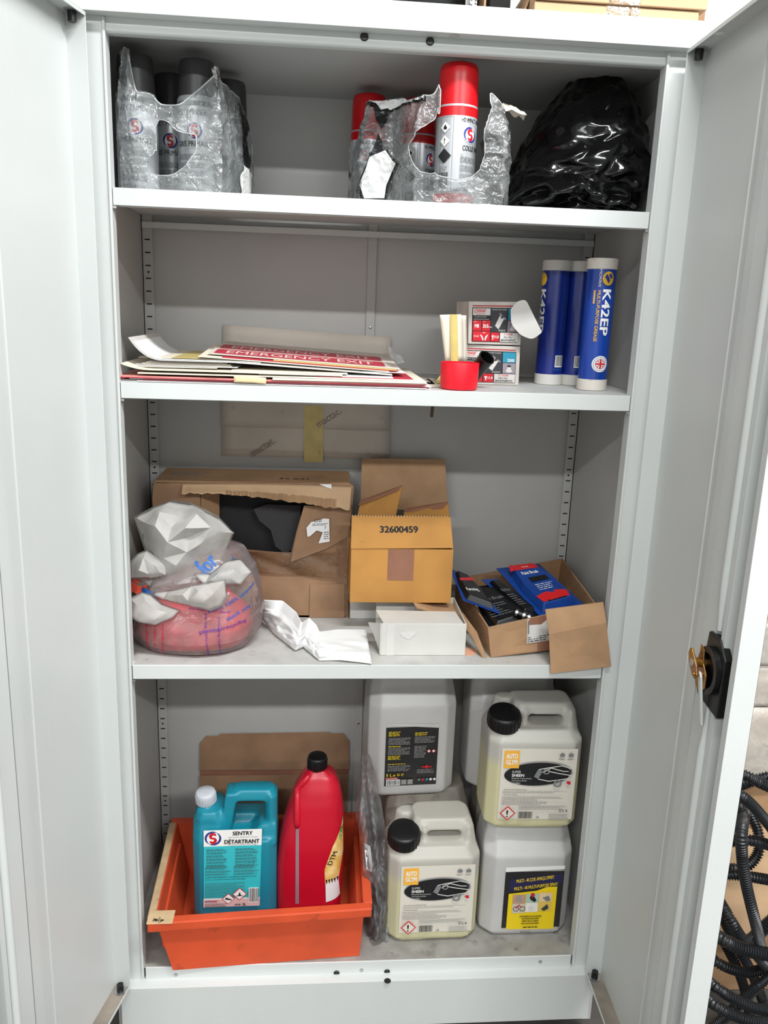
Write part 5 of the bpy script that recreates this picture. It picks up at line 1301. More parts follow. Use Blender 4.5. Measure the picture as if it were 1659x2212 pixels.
def flat_label(F, x0, z0, x1, z1, y=-.0012): return quad_fn(F(x0, y, z0), F(x1, y, z0), F(x0, y, z1))
M_LABELC = mat('cream_label', (216, 210, 197), .45); M_GOLD = mat('label_amber', (238, 176, 66), .45); M_SILG = mat('label_silver_grey', (150, 148, 146), .45)
def sheen_label(F, t):
    fn, W, H = flat_label(F, .024, .026, .176, .184); pr = Print(fn, lift=.0003)
    X = lambda a: a * W; Yv = lambda b: b * H
    pr.rect(0, 0, W, H, M_LABELC); pr.rect(X(.035), Yv(.73), X(.235), Yv(.97), M_GOLD); pr.rect(X(.055), Yv(.79), X(.215), Yv(.95), M_LABELC) if False else None
    pr.text('AUTO', X(.062), Yv(.865), M_WHITE, h=Yv(.065), w=X(.145), bold=.05); pr.text('GLYM', X(.062), Yv(.785), M_WHITE, h=Yv(.065), w=X(.145), bold=.05); pr.rect(X(.045), Yv(.753), X(.225), Yv(.758), M_WHITE)
    pr.disc(X(.50), Yv(.655), X(.455), Yv(.175), M_SILG, n=48, rot=.05); pr.disc(X(.49), Yv(.648), X(.44), Yv(.160), M_INK, n=48, rot=.05)
    pr.rect(X(.035), Yv(.73), X(.235), Yv(.97), M_GOLD); pr.text('AUTO', X(.062), Yv(.865), M_WHITE, h=Yv(.065), w=X(.145), bold=.05); pr.text('GLYM', X(.062), Yv(.785), M_WHITE, h=Yv(.065), w=X(.145), bold=.05)
    pr.text('SUPER', X(.15), Yv(.665), M_PAPERG, h=Yv(.034), w=X(.115)); pr.text('SHEEN', X(.15), Yv(.615), M_WHITE, h=Yv(.038), w=X(.16), bold=.03)
    for k, s in enumerate(('Restores and protects', 'automotive plastic', 'and rubber')): pr.text(s, X(.15), Yv(.578 - .03 * k), M_PAPERG, h=Yv(.024), w=X((.26, .20, .12)[k]))
    # line-drawn car front
    pr.poly([(X(.44), Yv(.62)), (X(.50), Yv(.585)), (X(.55), Yv(.70)), (X(.49), Yv(.725))], M_INKGREY)
    for pts in ([(.50, .72), (.62, .745), (.80, .775), (.94, .735)], [(.62, .70), (.76, .67), (.94, .64)], [(.55, .68), (.66, .745), (.82, .70), (.95, .70)], [(.50, .59), (.64, .56), (.80, .585), (.90, .60)], [(.78, .50), (.86, .56), (.93, .66)]):
        for (a, b), (c_, d_) in zip(pts, pts[1:]):
            e = Vector((c_ - a, d_ - b)).normalized() * .006; pr.poly([(X(a - e.y), Yv(b + e.x)), (X(a + e.y), Yv(b - e.x)), (X(c_ + e.y), Yv(d_ - e.x)), (X(c_ - e.y), Yv(d_ + e.x))], M_PAPERG)
    pr.arc(X(.60), Yv(.70), X(.030), X(.042), 0, 360, M_SILG); pr.arc(X(.76), Yv(.53), X(.03), X(.055), 0, 360, M_INKGREY); pr.disc(X(.91), Yv(.70), X(.02), Yv(.03), M_CHAR)
    for x in (.79, .905): pr.poly([(X(x - .03), Yv(.905)), (X(x + .03), Yv(.905)), (X(x + .035), Yv(.94)), (X(x), Yv(.965)), (X(x - .035), Yv(.94))], M_INKGREY); pr.greek(X(x - .045), Yv(.865), X(x + .045), Yv(.89), 2, M_SILG, words=.004)
    pr.poly([(X(.90), Yv(.52)), (X(.93), Yv(.52)), (X(.93), Yv(.565)), (X(.88), Yv(.565)), (X(.88), Yv(.535))], M_RED)
    pr.text('USES AND RECOMMENDATIONS', X(.055), Yv(.435), M_INKDK, h=Yv(.015), w=X(.30)); pr.greek(X(.04), Yv(.395), X(.92), Yv(.43), 3, M_SILG, words=.006)
    pr.text('INSTRUCTIONS', X(.055), Yv(.365), M_INKDK, h=Yv(.015), w=X(.18)); pr.greek(X(.04), Yv(.23), X(.85), Yv(.355), 7, M_SILG, words=.006, ragged=.5); pr.greek(X(.27), Yv(.165), X(.93), Yv(.225), 5, M_SILG, words=.004)
    pr.diamond(X(.125), Yv(.11), X(.105), M_LABELC, M_RED); pr.text('!', X(.108), Yv(.055), M_INK, h=Yv(.10), bold=.01, w=X(.022))
    pr.barcode(X(.27), Yv(.04), X(.46), Yv(.135), M_INK, 30); pr.text('5 L e', X(.81), Yv(.135), M_INKDK, h=Yv(.036), w=X(.11), bold=.02); pr.greek(X(.68), Yv(.02), X(.95), Yv(.115), 6, M_SILG, words=.004); pr.poly([(X(.50), Yv(.04)), (X(.55), Yv(.05)), (X(.53), Yv(.085))], M_SILG)
    pr.build('printed_label', t)
def base_F(u, v, y, z, yaw, tilt=0): p = P(u, v, y); return frame3((p.x, y, z), yaw, tilt)
F1 = base_F(835, 2035, .045, ZB + .0006, .02)
m1 = liquid_shade_mat('canister_low', (182, 178, 168), (200, 195, 158), ZB + .150)
c1 = canister('canister', 'cream canister with black cap and sheen label standing on the cabinet floor', F1, m1, M_BLACK); sheen_label(F1, c1); adopt(c1)
F2 = frame3((P(1043, 1900, .060).x + .002, .058, ZB + .0006), .0)
M_HDPE = mat('white_canister', (200, 198, 196), .42, sss=.15, var=.05, vscale=9, bump=.06, bscale=80); M_HDPEG = mat('grubby_canister', (166, 158, 146), .5, var=.15, vscale=14, stain=(110, 102, 90), stain_scale=22, stain_at=.58, stain_w=.15)
ZC = ZB + H5 + .0022
def plain_can(label, F, m, H=H5 - .006, redcap=False, t=None):
    t = thing('canister', label, 'canister', F(W5 / 2, D5 / 2, 0)); q = MB()
    rbox(q, F, .005, .005, 0, W5 - .005, D5 - .005, .010, .024); rbox(q, F, 0, 0, .007, W5, D5, H * .74, .024); rbox(q, F, 0, 0, H * .735, W5, D5, H * .86, .024, top=(.004, .020, .006))
    rbox(q, F, .004, .020, H * .84, W5 - .004, D5 - .006, H, .018, top=(.010, .012, .006))
    fuse('body', q, m, t); return t
c2 = plain_can('white canister with yellow spray label on the cabinet floor at the right', F2, M_HDPE, H=H5)
fn, W, H = flat_label(F2, .044, .018, .168, .172); pr = Print(fn, lift=.0003); X = lambda a: a * W; Yv = lambda b: b * H
M_NAVY = mat('label_navy', (40, 38, 78), .35); M_YEL = mat('label_yellow', (240, 208, 24), .4); M_LBK = mat('label_black', (38, 37, 38), .35)
pr.rect(0, .02 * H, W, .90 * H, M_LBK); pr.poly([(0, Yv(.90)), (W, Yv(.93)), (W, Yv(.985)), (0, Yv(.97))], M_WHITE); pr.poly([(X(.08), Yv(.78)), (X(.97), Yv(.86)), (X(.97), Yv(.70)), (X(.08), Yv(.60))], M_NAVY); pr.poly([(X(.08), 0), (X(.90), -.01 * H), (X(.90), Yv(.66)), (X(.72), Yv(.655)), (X(.55), Yv(.60)), (X(.08), Yv(.56))], M_YEL)
pr.text('MULTI - 40 ÇOK AMAÇLI SPREY', X(.20), Yv(.72), M_YEL, h=Yv(.062), w=X(.64), bold=.02, rot=.11); pr.text('MULTI - 40 MULTI-PURPOSE SPRAY', X(.17), Yv(.615), M_YEL, h=Yv(.05), w=X(.74), bold=.02, rot=.11)
gx, gy = [.15, .375, .60, .83], [.26, .41, .555]
pics = [((205, 196, 180), (230, 226, 218), (222, 190, 90)), ((186, 150, 130), (170, 196, 176), (228, 200, 160))]
for r in range(2):
    for k in range(3):
        mm = mat('label_photo_%d%d' % (r, k), pics[r][k], .4); o_ = .03 * k; pr.rect(X(gx[k]) + .0006, Yv(gy[r] + o_ * .4), X(gx[k + 1]) - .0006, Yv(gy[r + 1] + o_ * .4) - .0006, mm)
for (x, y, rr) in ((.22, .33, .05), (.33, .33, .05)): pr.arc(X(x), Yv(y), X(rr) * .8, X(rr), 0, 360, M_INK)
pr.poly([(X(.22), Yv(.33)), (X(.27), Yv(.38)), (X(.33), Yv(.33)), (X(.32), Yv(.345)), (X(.27), Yv(.40)), (X(.21), Yv(.345))], M_RED)
pr.poly([(X(.44), Yv(.50)), (X(.47), Yv(.58)), (X(.56), Yv(.46)), (X(.53), Yv(.43)), (X(.46), Yv(.47))], M_INK); pr.poly([(X(.45), Yv(.56)), (X(.50), Yv(.58)), (X(.53), Yv(.54)), (X(.48), Yv(.50))], M_RED)
pr.poly([(X(.20), Yv(.47)), (X(.27), Yv(.55)), (X(.31), Yv(.44))], M_SILG); pr.poly([(X(.65), Yv(.32)), (X(.75), Yv(.40)), (X(.78), Yv(.33)), (X(.70), Yv(.29))], M_INKDK); pr.poly([(X(.66), Yv(.50)), (X(.76), Yv(.53)), (X(.80), Yv(.46)), (X(.74), Yv(.44))], M_INKGREY); pr.disc(X(.48), Yv(.34), X(.04), Yv(.035), M_PAPERG)
for k, s in enumerate(('MULTIPURPOSE OIL ALSO CLEANING', 'MULTIFUNCTION SPRAY', 'SPRAY MULTI USAGE', 'MULTI FUNCTION SPRAY')): pr.text(s, X(.48), Yv(.20 - .035 * k), M_INK, h=Yv(.024), w=X((.38, .30, .28, .31)[k]), bold=.02, align='c')
pr.greek(X(.36), Yv(.04), X(.62), Yv(.075), 1, M_INK, words=.007)
pr.build('printed_label', c2)
fn, W, H = flat_label(F2, .085, .008, .115, .014); pr = Print(fn); pr.text('MADE FOR YOU', 0, 0, M_INKDK, h=.004, w=.022); pr.build('printed_lettering', c2); adopt(c2)
F3 = frame3((P(1043, 1760, .060).x + .004, .055, ZC), -.03)
m3 = liquid_shade_mat('canister_high', (186, 183, 174), (204, 198, 158), ZC + .150)
c3 = canister('canister', 'cream canister with black cap and sheen label, stacked top right', F3, m3, M_BLACK); sheen_label(F3, c3); adopt(c3)
# grubby canisters at the back that carry the rear ones
F4 = frame3((.055, .190, ZB + .0006), 0); c4 = plain_can('grubby canister at the back of the cabinet floor, under the black-labelled one', F4, M_HDPEG); adopt(c4)
F5 = frame3((.262, .200, ZB + .0006), 0); c5 = plain_can('grubby canister at the back right of the cabinet floor, mostly hidden', F5, M_HDPEG); adopt(c5)
F6 = frame3((P(794, 1600, .175).x + .004, .178, ZB + H5 - .002), .06); c6 = plain_can('white canister with black text label, stacked on the grubby one', F6, M_HDPE, H=.285)
q = MB(); p = F6(.125, .05, .272); q.lathe([(.019, 0), (.019, .016), (.016, .018)], p, 30); q.build('cap', M_REDCAP, c6, smooth=True, angle=40)
q = MB(); q.box(.028, .020, .272, .072, .075, .288, fn=F6); q.build('handle_gap', M_HOLE, c6)
fn, W, H = flat_label(F6, .035, .028, .148, .172); pr = Print(fn, lift=.0003)
pr.rect(0, 0, W, H * .96, M_LBK); pr.poly([(0, Yv(1) * H / H), (W, H * .93), (W, H * .99), (0, H * 1.02)], M_PAPERG)
X = lambda a: a * W; Yv = lambda b: b * H
pr.greek(X(.05), Yv(.82), X(.28), Yv(.90), 4, M_YEL, words=.006); pr.greek(X(.55), Yv(.82), X(.80), Yv(.88), 2, M_YEL, words=.006)
for (a, b, c_, d_, n_, m_) in ((.05, .68, .48, .80, 6, M_SILG), (.55, .70, .95, .81, 5, M_SILG), (.05, .645, .3, .67, 1, M_YEL), (.05, .52, .48, .64, 6, M_SILG), (.55, .46, .80, .66, 9, M_SILG), (.05, .44, .30, .51, 4, M_YEL), (.05, .36, .40, .38, 1, M_YEL), (.05, .25, .50, .35, 5, M_SILG), (.62, .20, .95, .27, 4, M_SILG)): pr.greek(X(a), Yv(b), X(c_), Yv(d_), n_, m_, words=.006)
for x in (.83, .92): pr.diamond(X(x), Yv(.56), X(.042), M_WHITE, M_RED, .3)
pr.diamond(X(.80), Yv(.305), X(.045), M_RED); pr.rect(X(.70), Yv(.295), X(.90), Yv(.315), M_RED)
pr.text('5 L.e', X(.03), Yv(.165), M_YEL, h=Yv(.045), w=X(.17), bold=.02); pr.arc(X(.26), Yv(.19), X(.016), X(.026), 0, 360, M_YEL); pr.arc(X(.34), Yv(.19), X(.016), X(.026), 0, 300, M_YEL)
pr.rect(X(.02), Yv(.12), X(.25), Yv(.15), mat('label_pink', (190, 110, 110), .5)); pr.rect(X(.03), Yv(.02), X(.30), Yv(.115), M_WHITE); pr.barcode(X(.04), Yv(.03), X(.29), Yv(.105), M_INK, 24)
for k in range(2): pr.rect(X(.32 + .12 * k), Yv(.03), X(.42 + .12 * k), Yv(.11), M_SILG)
for k, m_ in enumerate((M_INKGREY, M_RED, M_TEALP, M_WHITE, M_WHITE)): pr.diamond(X(.66 + .075 * k), Yv(.10), X(.032), m_)
pr.build('printed_label', c6); adopt(c6)
F7 = frame3((P(1016, 1600, .20).x, .205, ZB + H5 - .002), 0); c7 = plain_can('white canister at the back right, behind the stacked cream canister', F7, M_HDPE, H=.285)
q = MB(); q.lathe([(.019, 0), (.019, .016), (.016, .018)], F7(.055, .05, .272), 30); q.build('cap', mat('pale_pink_cap', (206, 150, 150), .5), c7, smooth=True, angle=40)
q = MB(); q.box(.085, .020, .272, .140, .075, .288, fn=F7); q.build('handle_gap', M_HOLE, c7); adopt(c7)

# ---- teal canister
M_TEAL = liquid_shade_mat('teal_plastic', (22, 132, 152), (22, 122, 148), ZB + .12, .06, .36)  # bluer, darker lower part is shading painted into the teal, not a liquid level
F8 = frame3((P(414, 1900, .098).x + .001, .098, ZB + .0048), .0); Wt, Dt, Ht = .172, .115, .305
t = thing('canister', 'teal canister with white cap standing in the orange crate', 'canister', F8(Wt / 2, Dt / 2, 0)); q = MB()
rbox(q, F8, 0, 0, 0, Wt, Dt, .205, .016); rbox(q, F8, 0, 0, .203, Wt * .42, Dt, .246, .016, top=(.0, .014, .010))
rbox(q, F8, Wt * .38, .060, .203, Wt * .95, Dt, .226, .012, top=(0, .010, .006))          # low shoulder behind the handle opening
rbox(q, F8, .004, .010, .244, Wt * .36, Dt - .012, .262, .012, top=(.004, .006, .006))
q.hexa([F8(Wt * .30, .018, .190), F8(Wt * .43, .018, .190), F8(Wt * .43, .078, .190), F8(Wt * .30, .078, .190)], [F8(Wt * .39, .022, .300), F8(Wt * .53, .022, .300), F8(Wt * .53, .070, .300), F8(Wt * .39, .070, .300)])
rbox(q, F8, Wt * .46, .022, .280, Wt * .985, .072, Ht, .010, top=(.004, .006, .006)); rbox(q, F8, Wt * .855, .018, .195, Wt, .074, .296, .010)
q.hexa([F8(Wt * .60, .006, .190), F8(Wt, .006, .190), F8(Wt, .074, .190), F8(Wt * .60, .074, .190)], [F8(Wt * .80, .018, .232), F8(Wt, .016, .236), F8(Wt, .070, .236), F8(Wt * .80, .070, .232)])
ax = (F8(-.05, -.12, 1) - F8(0, 0, 0)).normalized(); c = F8(.026, .050, .250); q.lathe([(.018, 0), (.018, .024)], c, 20, axis=ax)
fuse('body', q, M_TEAL, t, .003, 14); screw_cap(t, c + ax * .018, ax, .0205, .026, mat('pale_grey_cap', (196, 200, 206), .4))
fn, W, H = quad_fn(P(440, 1957, .0965), P(561, 1953, .0965), P(440, 1794, .0965), P(566, 1790, .0965)); pr = Print(fn, lift=.0003); X = lambda a: a * W; Yv = lambda b: b * H
M_LTEAL = mat('label_teal', (52, 184, 192), .45)
pr.rect(0, 0, W, H, M_WHITE); pr.rect(X(.0), Yv(.10), X(1), Yv(.79), M_LTEAL); swirl_logo(pr, X(.16), Yv(.895), X(.145))
pr.text('SENTRY', X(.50), Yv(.93), M_INK, h=Yv(.048), w=X(.34), bold=.035); pr.text('All Purpose Washroom Cleaner', X(.42), Yv(.895), M_INKDK, h=Yv(.016), w=X(.52)); pr.text('DÉTARTRANT', X(.36), Yv(.825), M_INK, h=Yv(.062), w=X(.60), bold=.035); pr.text('Nettoyant sanitaire tout usage', X(.42), Yv(.80), M_INKDK, h=Yv(.017), w=X(.50))
for k in range(6):
    for x0_, x1_ in ((.05, .42), (.55, .95)): pr.greek(X(x0_), Yv(.735 - .040 * k), X(x1_), Yv(.765 - .040 * k), 2, M_INKDK, words=.006, seed=k)
for k, (a, b) in enumerate(((.50, .54), (.455, .485), (.42, .445))):
    for x0_, x1_ in ((.03, .48), (.53, .97)): pr.greek(X(x0_), Yv(a), X(x1_), Yv(b), 3, M_INKDK, words=.005, seed=k + 20)
pr.text('UN3082 ENVIRONMENTALLY HAZARDOUS SUBSTANCE, LIQUID', X(.03), Yv(.385), M_INK, h=Yv(.018), w=X(.90)); pr.text('N.O.S. (CONTAINS LIMONENE)', X(.03), Yv(.355), M_INK, h=Yv(.018), w=X(.70)); pr.greek(X(.03), Yv(.12), X(.74), Yv(.33), 14, M_INKDK, words=.004, fill=.3)
pr.rect(0, 0, W, Yv(.10), mat('label_pinkgrey', (214, 178, 178), .5)); pr.diamond(X(.44), Yv(.105), X(.115), M_WHITE, M_RED, .14); pr.diamond(X(.64), Yv(.165), X(.13), M_WHITE, M_RED, .14)
pr.poly([(X(.38), Yv(.10)), (X(.50), Yv(.085)), (X(.50), Yv(.098)), (X(.40), Yv(.125))], M_INK); pr.poly([(X(.57), Yv(.14)), (X(.71), Yv(.14)), (X(.66), Yv(.155)), (X(.64), Yv(.20)), (X(.62), Yv(.155))], M_INK)
pr.rect(X(.80), Yv(.05), X(.975), Yv(.25), M_WHITE); pr.barcode(X(.81), Yv(.06), X(.97), Yv(.24), M_INK, 14); pr.text('AUTO', X(.03), Yv(.072), M_BLUE, h=Yv(.022), w=X(.10), bold=.03); pr.text('SMART', X(.135), Yv(.072), M_RED, h=Yv(.022), w=X(.12), bold=.03); pr.greek(X(.03), Yv(.01), X(.45), Yv(.06), 4, M_INKDK, words=.004); pr.text('6/M 58', X(.56), Yv(.02), M_INK, h=Yv(.024), w=X(.10), bold=.02); pr.text('5L', X(.70), Yv(.02), M_INK, h=Yv(.034), w=X(.06), bold=.02)
pr.build('printed_label', t); adopt(t)

# ---- red bottle with a black cap
M_REDB = mat('crimson_plastic', (196, 16, 42), .3, sss=.05, var=.08, vscale=6)
yR = .150; zs = lambda v: P(680, v, yR - .04).z
def rr(v, ul, ur, ry, dy=0):
    a, b = P(ul, v, yR), P(ur, v, yR); return (P((ul + ur) / 2, v, yR).z, (a.x + b.x) / 2, yR + dy, (b.x - a.x) / 2, ry)
zb0 = ZB + .0048
rows = [(1945, 597, 735, .055), (1900, 596, 738, .056), (1850, 597, 742, .056), (1800, 604, 744, .055), (1760, 614, 744, .052), (1720, 628, 740, .046), (1690, 640, 734, .038), (1668, 654, 724, .028), (1656, 666, 708, .019)]
rg = [rr(v, a, b, ry) for v, a, b, ry in rows]
rg = [(zb0, rg[0][1], yR, rg[0][3] * .95, .050), (zb0 + .006, rg[0][1], yR, rg[0][3], .056)] + rg
t = thing('red_bottle', 'crimson plastic bottle with black cap standing in the orange crate', 'bottle', (rg[0][1], yR, zb0))
bot = blob('body', None, None, rg, M_REDB, 1, 0.0, 5, nth=64, per=4, parent=t, pw=2.9)
bv = BVHTree.FromObject(bot, bpy.context.evaluated_depsgraph_get())
ct = P(685, 1656, yR); screw_cap(t, Vector((ct.x, yR, rg[-1][0] - .003)), (0.02, -.06, 1), .0200, .030, M_BLACK)
bo = Vector((0, -.3, 0)); pf_ = proj_fn(bv, bo, Vector((1, 0, 0)), Vector((0, 0, 1)), Vector((0, 1, 0)), .4)
def onb(u, v): p = P(u, v, yR - .050); return (p.x, p.z)
pr = Print(pf_, step=.006, both=True, lift=.0004); pr.poly([onb(638, 1948), onb(646, 1948), onb(646, 1745), onb(641, 1735), onb(639, 1750)], mat('level_strip', (150, 116, 128), .4)); pr.build('level_strip', t)
pr = Print(pf_, step=.006, lift=.0003, both=True); M_LABG = mat('label_gold', (214, 160, 60), .4, rgb2=(240, 214, 150), vscale=40); M_LGR = mat('label_green', (40, 150, 70), .4)
pr.poly([onb(735, 1800), onb(741, 1780), onb(742, 1850), onb(732, 1900), onb(702, 1905), onb(701, 1875), onb(718, 1830)], M_LABG); pr.poly([onb(732, 1815), onb(741, 1775), onb(742, 1790), onb(738, 1825)], M_LGR); pr.poly([onb(703, 1905), onb(731, 1900), onb(735, 1944), onb(704, 1946)], M_PAPERW)
pr.text('DTM', *onb(716, 1868), M_INK, h=.010, w=.030, rot=1.15, bold=.03)
for k in range(5): pr.poly([onb(703 + 6 * k, 1897), onb(707 + 6 * k, 1897), onb(706 + 6 * k, 1908)], M_INK)
pr.build('printed_label', t)
q = MB()  # raised grip seam down the bottle's face
pts = []
for v_ in range(1690, 1800, 10):
    x, z = onb(642 + (1690 - v_) * .0 + max(0, (1720 - v_)) * .9, v_); h_ = bv.ray_cast(Vector((x, -.3, z)), Vector((0, 1, 0)))
    if h_[0] is not None: pts.append(h_[0])
if len(pts) > 3: q.tube(pts, [.004] + [.007] * (len(pts) - 2) + [.004], 10); q.build('grip_ridge', M_REDB, t, smooth=True)
adopt(t)

# ---- cardboard sheet leaning against the back
q = MB(); out = [(432, 1606), (446, 1590), (472, 1590), (476, 1585), (712, 1581), (714, 1584), (742, 1584), (754, 1600), (752, 1800), (432, 1800)]
fy2 = lambda u, v, h: P(u, v, .372 + .018 * (1800 - v) / 215 * 1.0 - h)
t = thing('cardboard_sheet', 'creased brown cardboard sheet leaning on the back wall behind the crate', 'cardboard', P(590, 1800, .37))
plate(q, [(u, v) for u, v in out if v <= 1660] + [(754, 1662), (432, 1664)], [], fy2, .003); q.build('upper_panel', M_CARD3, t)
q = MB(); plate(q, [(432, 1676), (752, 1672), (750, 1775), (434, 1775)], [], fy2, .003); q.build('lower_panel', M_CARD3, t)
q = MB(); plate(q, [(432, 1664), (754, 1662), (752, 1673), (432, 1677)], [], lambda u, v, h: P(u, v, .3795 + .018 * (1800 - v) / 215 - h), .002); q.build('creased_fold', M_TAPEBR, t)
zz = P(590, 1775, .372).z; q = MB(); a, b = P(440, 1775, .371), P(748, 1775, .371); q.hexa([V(a.x, .355, ZB + .0008), V(b.x, .355, ZB + .0008), V(b.x, .358, ZB + .0008), V(a.x, .358, ZB + .0008)], [a, b, b + V(0, .003, 0), a + V(0, .003, 0)]); q.build('foot_panel', M_CARD3, t)
adopt(t)

# ---- grey clear bag squeezed between crate and canisters
M_GBAG = film('grey_clear_bag', (176, 172, 174), haze=.22, rough=.2, gloss=.25, bump=.4, bscale=30, hazevar=.5, vscale=16, crease_haze=.25)
tl = [(782, 1655), (775, 1700), (768, 1765), (782, 1830), (785, 1890), (800, 1960), (792, 2030)]; trr = [(800, 1650), (812, 1690), (828, 1760), (838, 1830), (850, 1890), (842, 1960), (838, 2034)]
def gb(i, j):
    a, b = itp(tl, 1 - j), itp(trr, 1 - j); u = a[0] * (1 - i) + b[0] * i; v = a[1] * (1 - i) + b[1] * i
    y = .055 + .10 * j ** 1.5 - .020 * math.sin(math.pi * i) + .014 * crease((i * 1.2, j * 4, 0), 1.6, 4) + .006 * crease((i * 1.2, j * 4, 0), 4, 6)
    p = P(u, v, y); p.z = max(p.z, ZB + .001); return p
q = MB(); q.grid(gb, 24, 90)
def gb2(i, j): p = gb(i, j); return Vector((p.x, p.y + .030 + .01 * math.sin(8 * j), p.z))
q.grid(gb2, 16, 50)
t = thing('clear_bag', 'greyish clear plastic bag squeezed between the crate and the cream canister', 'bag', P(815, 2034, .06)); q.build('bag_film', M_GBAG, t, smooth=True)
q = MB(); q.grid(lambda i, j: P(786 + 14 * i + 6 * (1 - j), 1878 - 58 * j + 8 * i, .085), 2, 4); sl = q.build('paper_slip', M_PAPERW, t, solid=.0005)
fn, W, H = quad_fn(P(792, 1878, .0845), P(806, 1886, .0845), P(786, 1820, .0845)); pr = Print(fn); pr.text('DRAINO', W * .6, H * .1, M_INKDK, h=.004, w=.03, rot=1.65); pr.build('printed_lettering', sl)
blob('dark_contents', None, None, [(ZB + .002, .030, .082, .010, .030), (ZB + .03, .031, .084, .014, .034), (ZB + .10, .030, .090, .013, .032), (ZB + .15, .026, .10, .008, .02)], mat('dark_grey_plastic', (70, 68, 68), .5), 5, .003, 20, nth=32, parent=t)
adopt(t)
# ------------------------------------------------------------------ on top of the cabinet
ZTOP = 1.8828
def tcarton(label, u0, u1, vb, vt, y0, y1, m=M_CARD2, lid=False, zb=None):
    a, b = P(u0, vb, y0), P(u1, vb, y0); z0 = zb if zb else ZTOP; z1 = P((u0 + u1) / 2, vt, y0).z
    t = thing('flat_carton', label, 'box', ((a.x + b.x) / 2, (y0 + y1) / 2, z0)); q = MB(); q.box(a.x, y0, z0, b.x, y1, z1); q.build('carton_body', m, t, bevel=.0015); return t, a.x, b.x, z0, z1
t, xa, xb, za_, zb_2 = tcarton('flat brown carton lying on top of the cabinet at the right, under another', 1153, 1510, 34, 13, -.018, .235)
q = MB(); xm = P(1340, 20, -.018).x; q.grid(lambda i, j: V(xm - .022 + .052 * i, -.0188 - .0006 * math.sin(30 * i + 9 * j), za_ + (zb_2 - za_) * j), 20, 5); q.build('clear_tape', film('parcel_tape', (214, 184, 152), haze=.4, rough=.08, gloss=.45, bump=.9, bscale=60), t, smooth=True); adopt(t)
z2_ = zb_2 + .0012
t2 = thing('flat_carton', 'upper flat brown carton on the cabinet top, with overhanging lid', 'box', (xa, .1, z2_)); q = MB(); q.box(xa + .001, -.0225, z2_, xb + .010, .23, z2_ + .030); q.build('carton_body', M_CARD2, t2, bevel=.0015); q = MB(); q.grid(lambda i, j: V(xm - .020 + .050 * i, -.0233 - .0006 * math.sin(24 * i + 7 * j), z2_ + .030 * j), 20, 5); q.build('clear_tape', MATS['parcel_tape'], t2, smooth=True); adopt(t2)
q = MB(); q.box(xb + .012, .03, ZTOP, xb + .030, .22, ZTOP + .045); tag(q.build('cardboard_offcut', M_CARD3, None, bevel=.001), 'narrow brown cardboard offcut beside the flat cartons on the cabinet top', 'cardboard')
# brown open carton edge with something dark inside, left of the flat cartons
a = P(1045, 20, .03); b = P(1150, 25, .03); t = thing('open_carton', 'open brown carton on the cabinet top with a dark inside', 'box', (a.x, .1, ZTOP))
q = MB(); q.box(a.x, .03, ZTOP, a.x + .003, .2, ZTOP + .07); q.build('left_panel', M_CARD, t); q = MB(); q.box(a.x + .003, .2, ZTOP, b.x, .203, ZTOP + .07); q.build('back_panel', M_CARD, t)
q = MB(); q.prism([V(b.x - .020, .02, ZTOP), V(b.x - .017, .02, ZTOP), V(b.x + .003, .02, ZTOP + .06), V(b.x, .02, ZTOP + .06)], (0, .17, 0)); q.build('right_flap', M_CARD, t); q = MB(); q.box(a.x + .014, .06, ZTOP + .001, a.x + .048, .19, ZTOP + .06); q.build('dark_insert', M_HOLE, t, bevel=.002); adopt(t)
# upright white printed tube and black round tray
a, b = P(1007, 12, .02), P(1032, 12, .02); r = (b.x - a.x) / 2; t = thing('printed_tube', 'white printed tube standing on the cabinet top beside the black tray', 'tube', ((a.x + b.x) / 2, .02 + r, ZTOP)); c = Vector(((a.x + b.x) / 2, .02 + r, ZTOP)); q = MB(); q.lathe([(r, 0), (r, .16)], c, 32); q.build('tube_wall', M_PAPERW, t, smooth=True, angle=40)
pr = Print(cyl_fn(c, r, 0), step=.003); pr.text('drain', .0005, .004, M_INKDK, h=.0075, w=.035, rot=math.pi / 2, bold=.02); pr.text('runnin', .0085, .002, M_INKDK, h=.006, w=.04, rot=math.pi / 2, bold=.02); pr.rect(-.008, .0, -.0045, .1, M_SILG); pr.build('printed_lettering', t); adopt(t)
c = Vector((P(900, 8, .14).x, .145, ZTOP)); q = MB(); q.lathe([(.060, 0), (.085, .002), (.105, .012), (.112, .030), (.114, .045), (.110, .046), (.100, .014), (.06, .006)], c, 56)
t = thing('black_tray', 'round black plastic tray standing on the cabinet top', 'tray', c); q.build('bowl', M_BLACK, t, smooth=True, angle=50); adopt(t)
p = P(690, 0, .05); q = MB(); q.box(p.x - .06, .05, ZTOP, p.x + .03, .2, ZTOP + .018); tag(q.build('yellow_pad', M_YEL, None, bevel=.001), 'thin yellow pad lying behind the cabinet top edge, left of the tray', 'pad')
p = P(262, 0, -.016); q = MB(); q.box(p.x - .085, -.016, ZTOP, p.x + .022, .12, ZTOP + .03); tag(q.build('wooden_block', mat('dark_wood', (110, 84, 66), .6, var=.2), None, bevel=.001), 'dark brown wooden block at the left end of the cabinet top', 'wood')

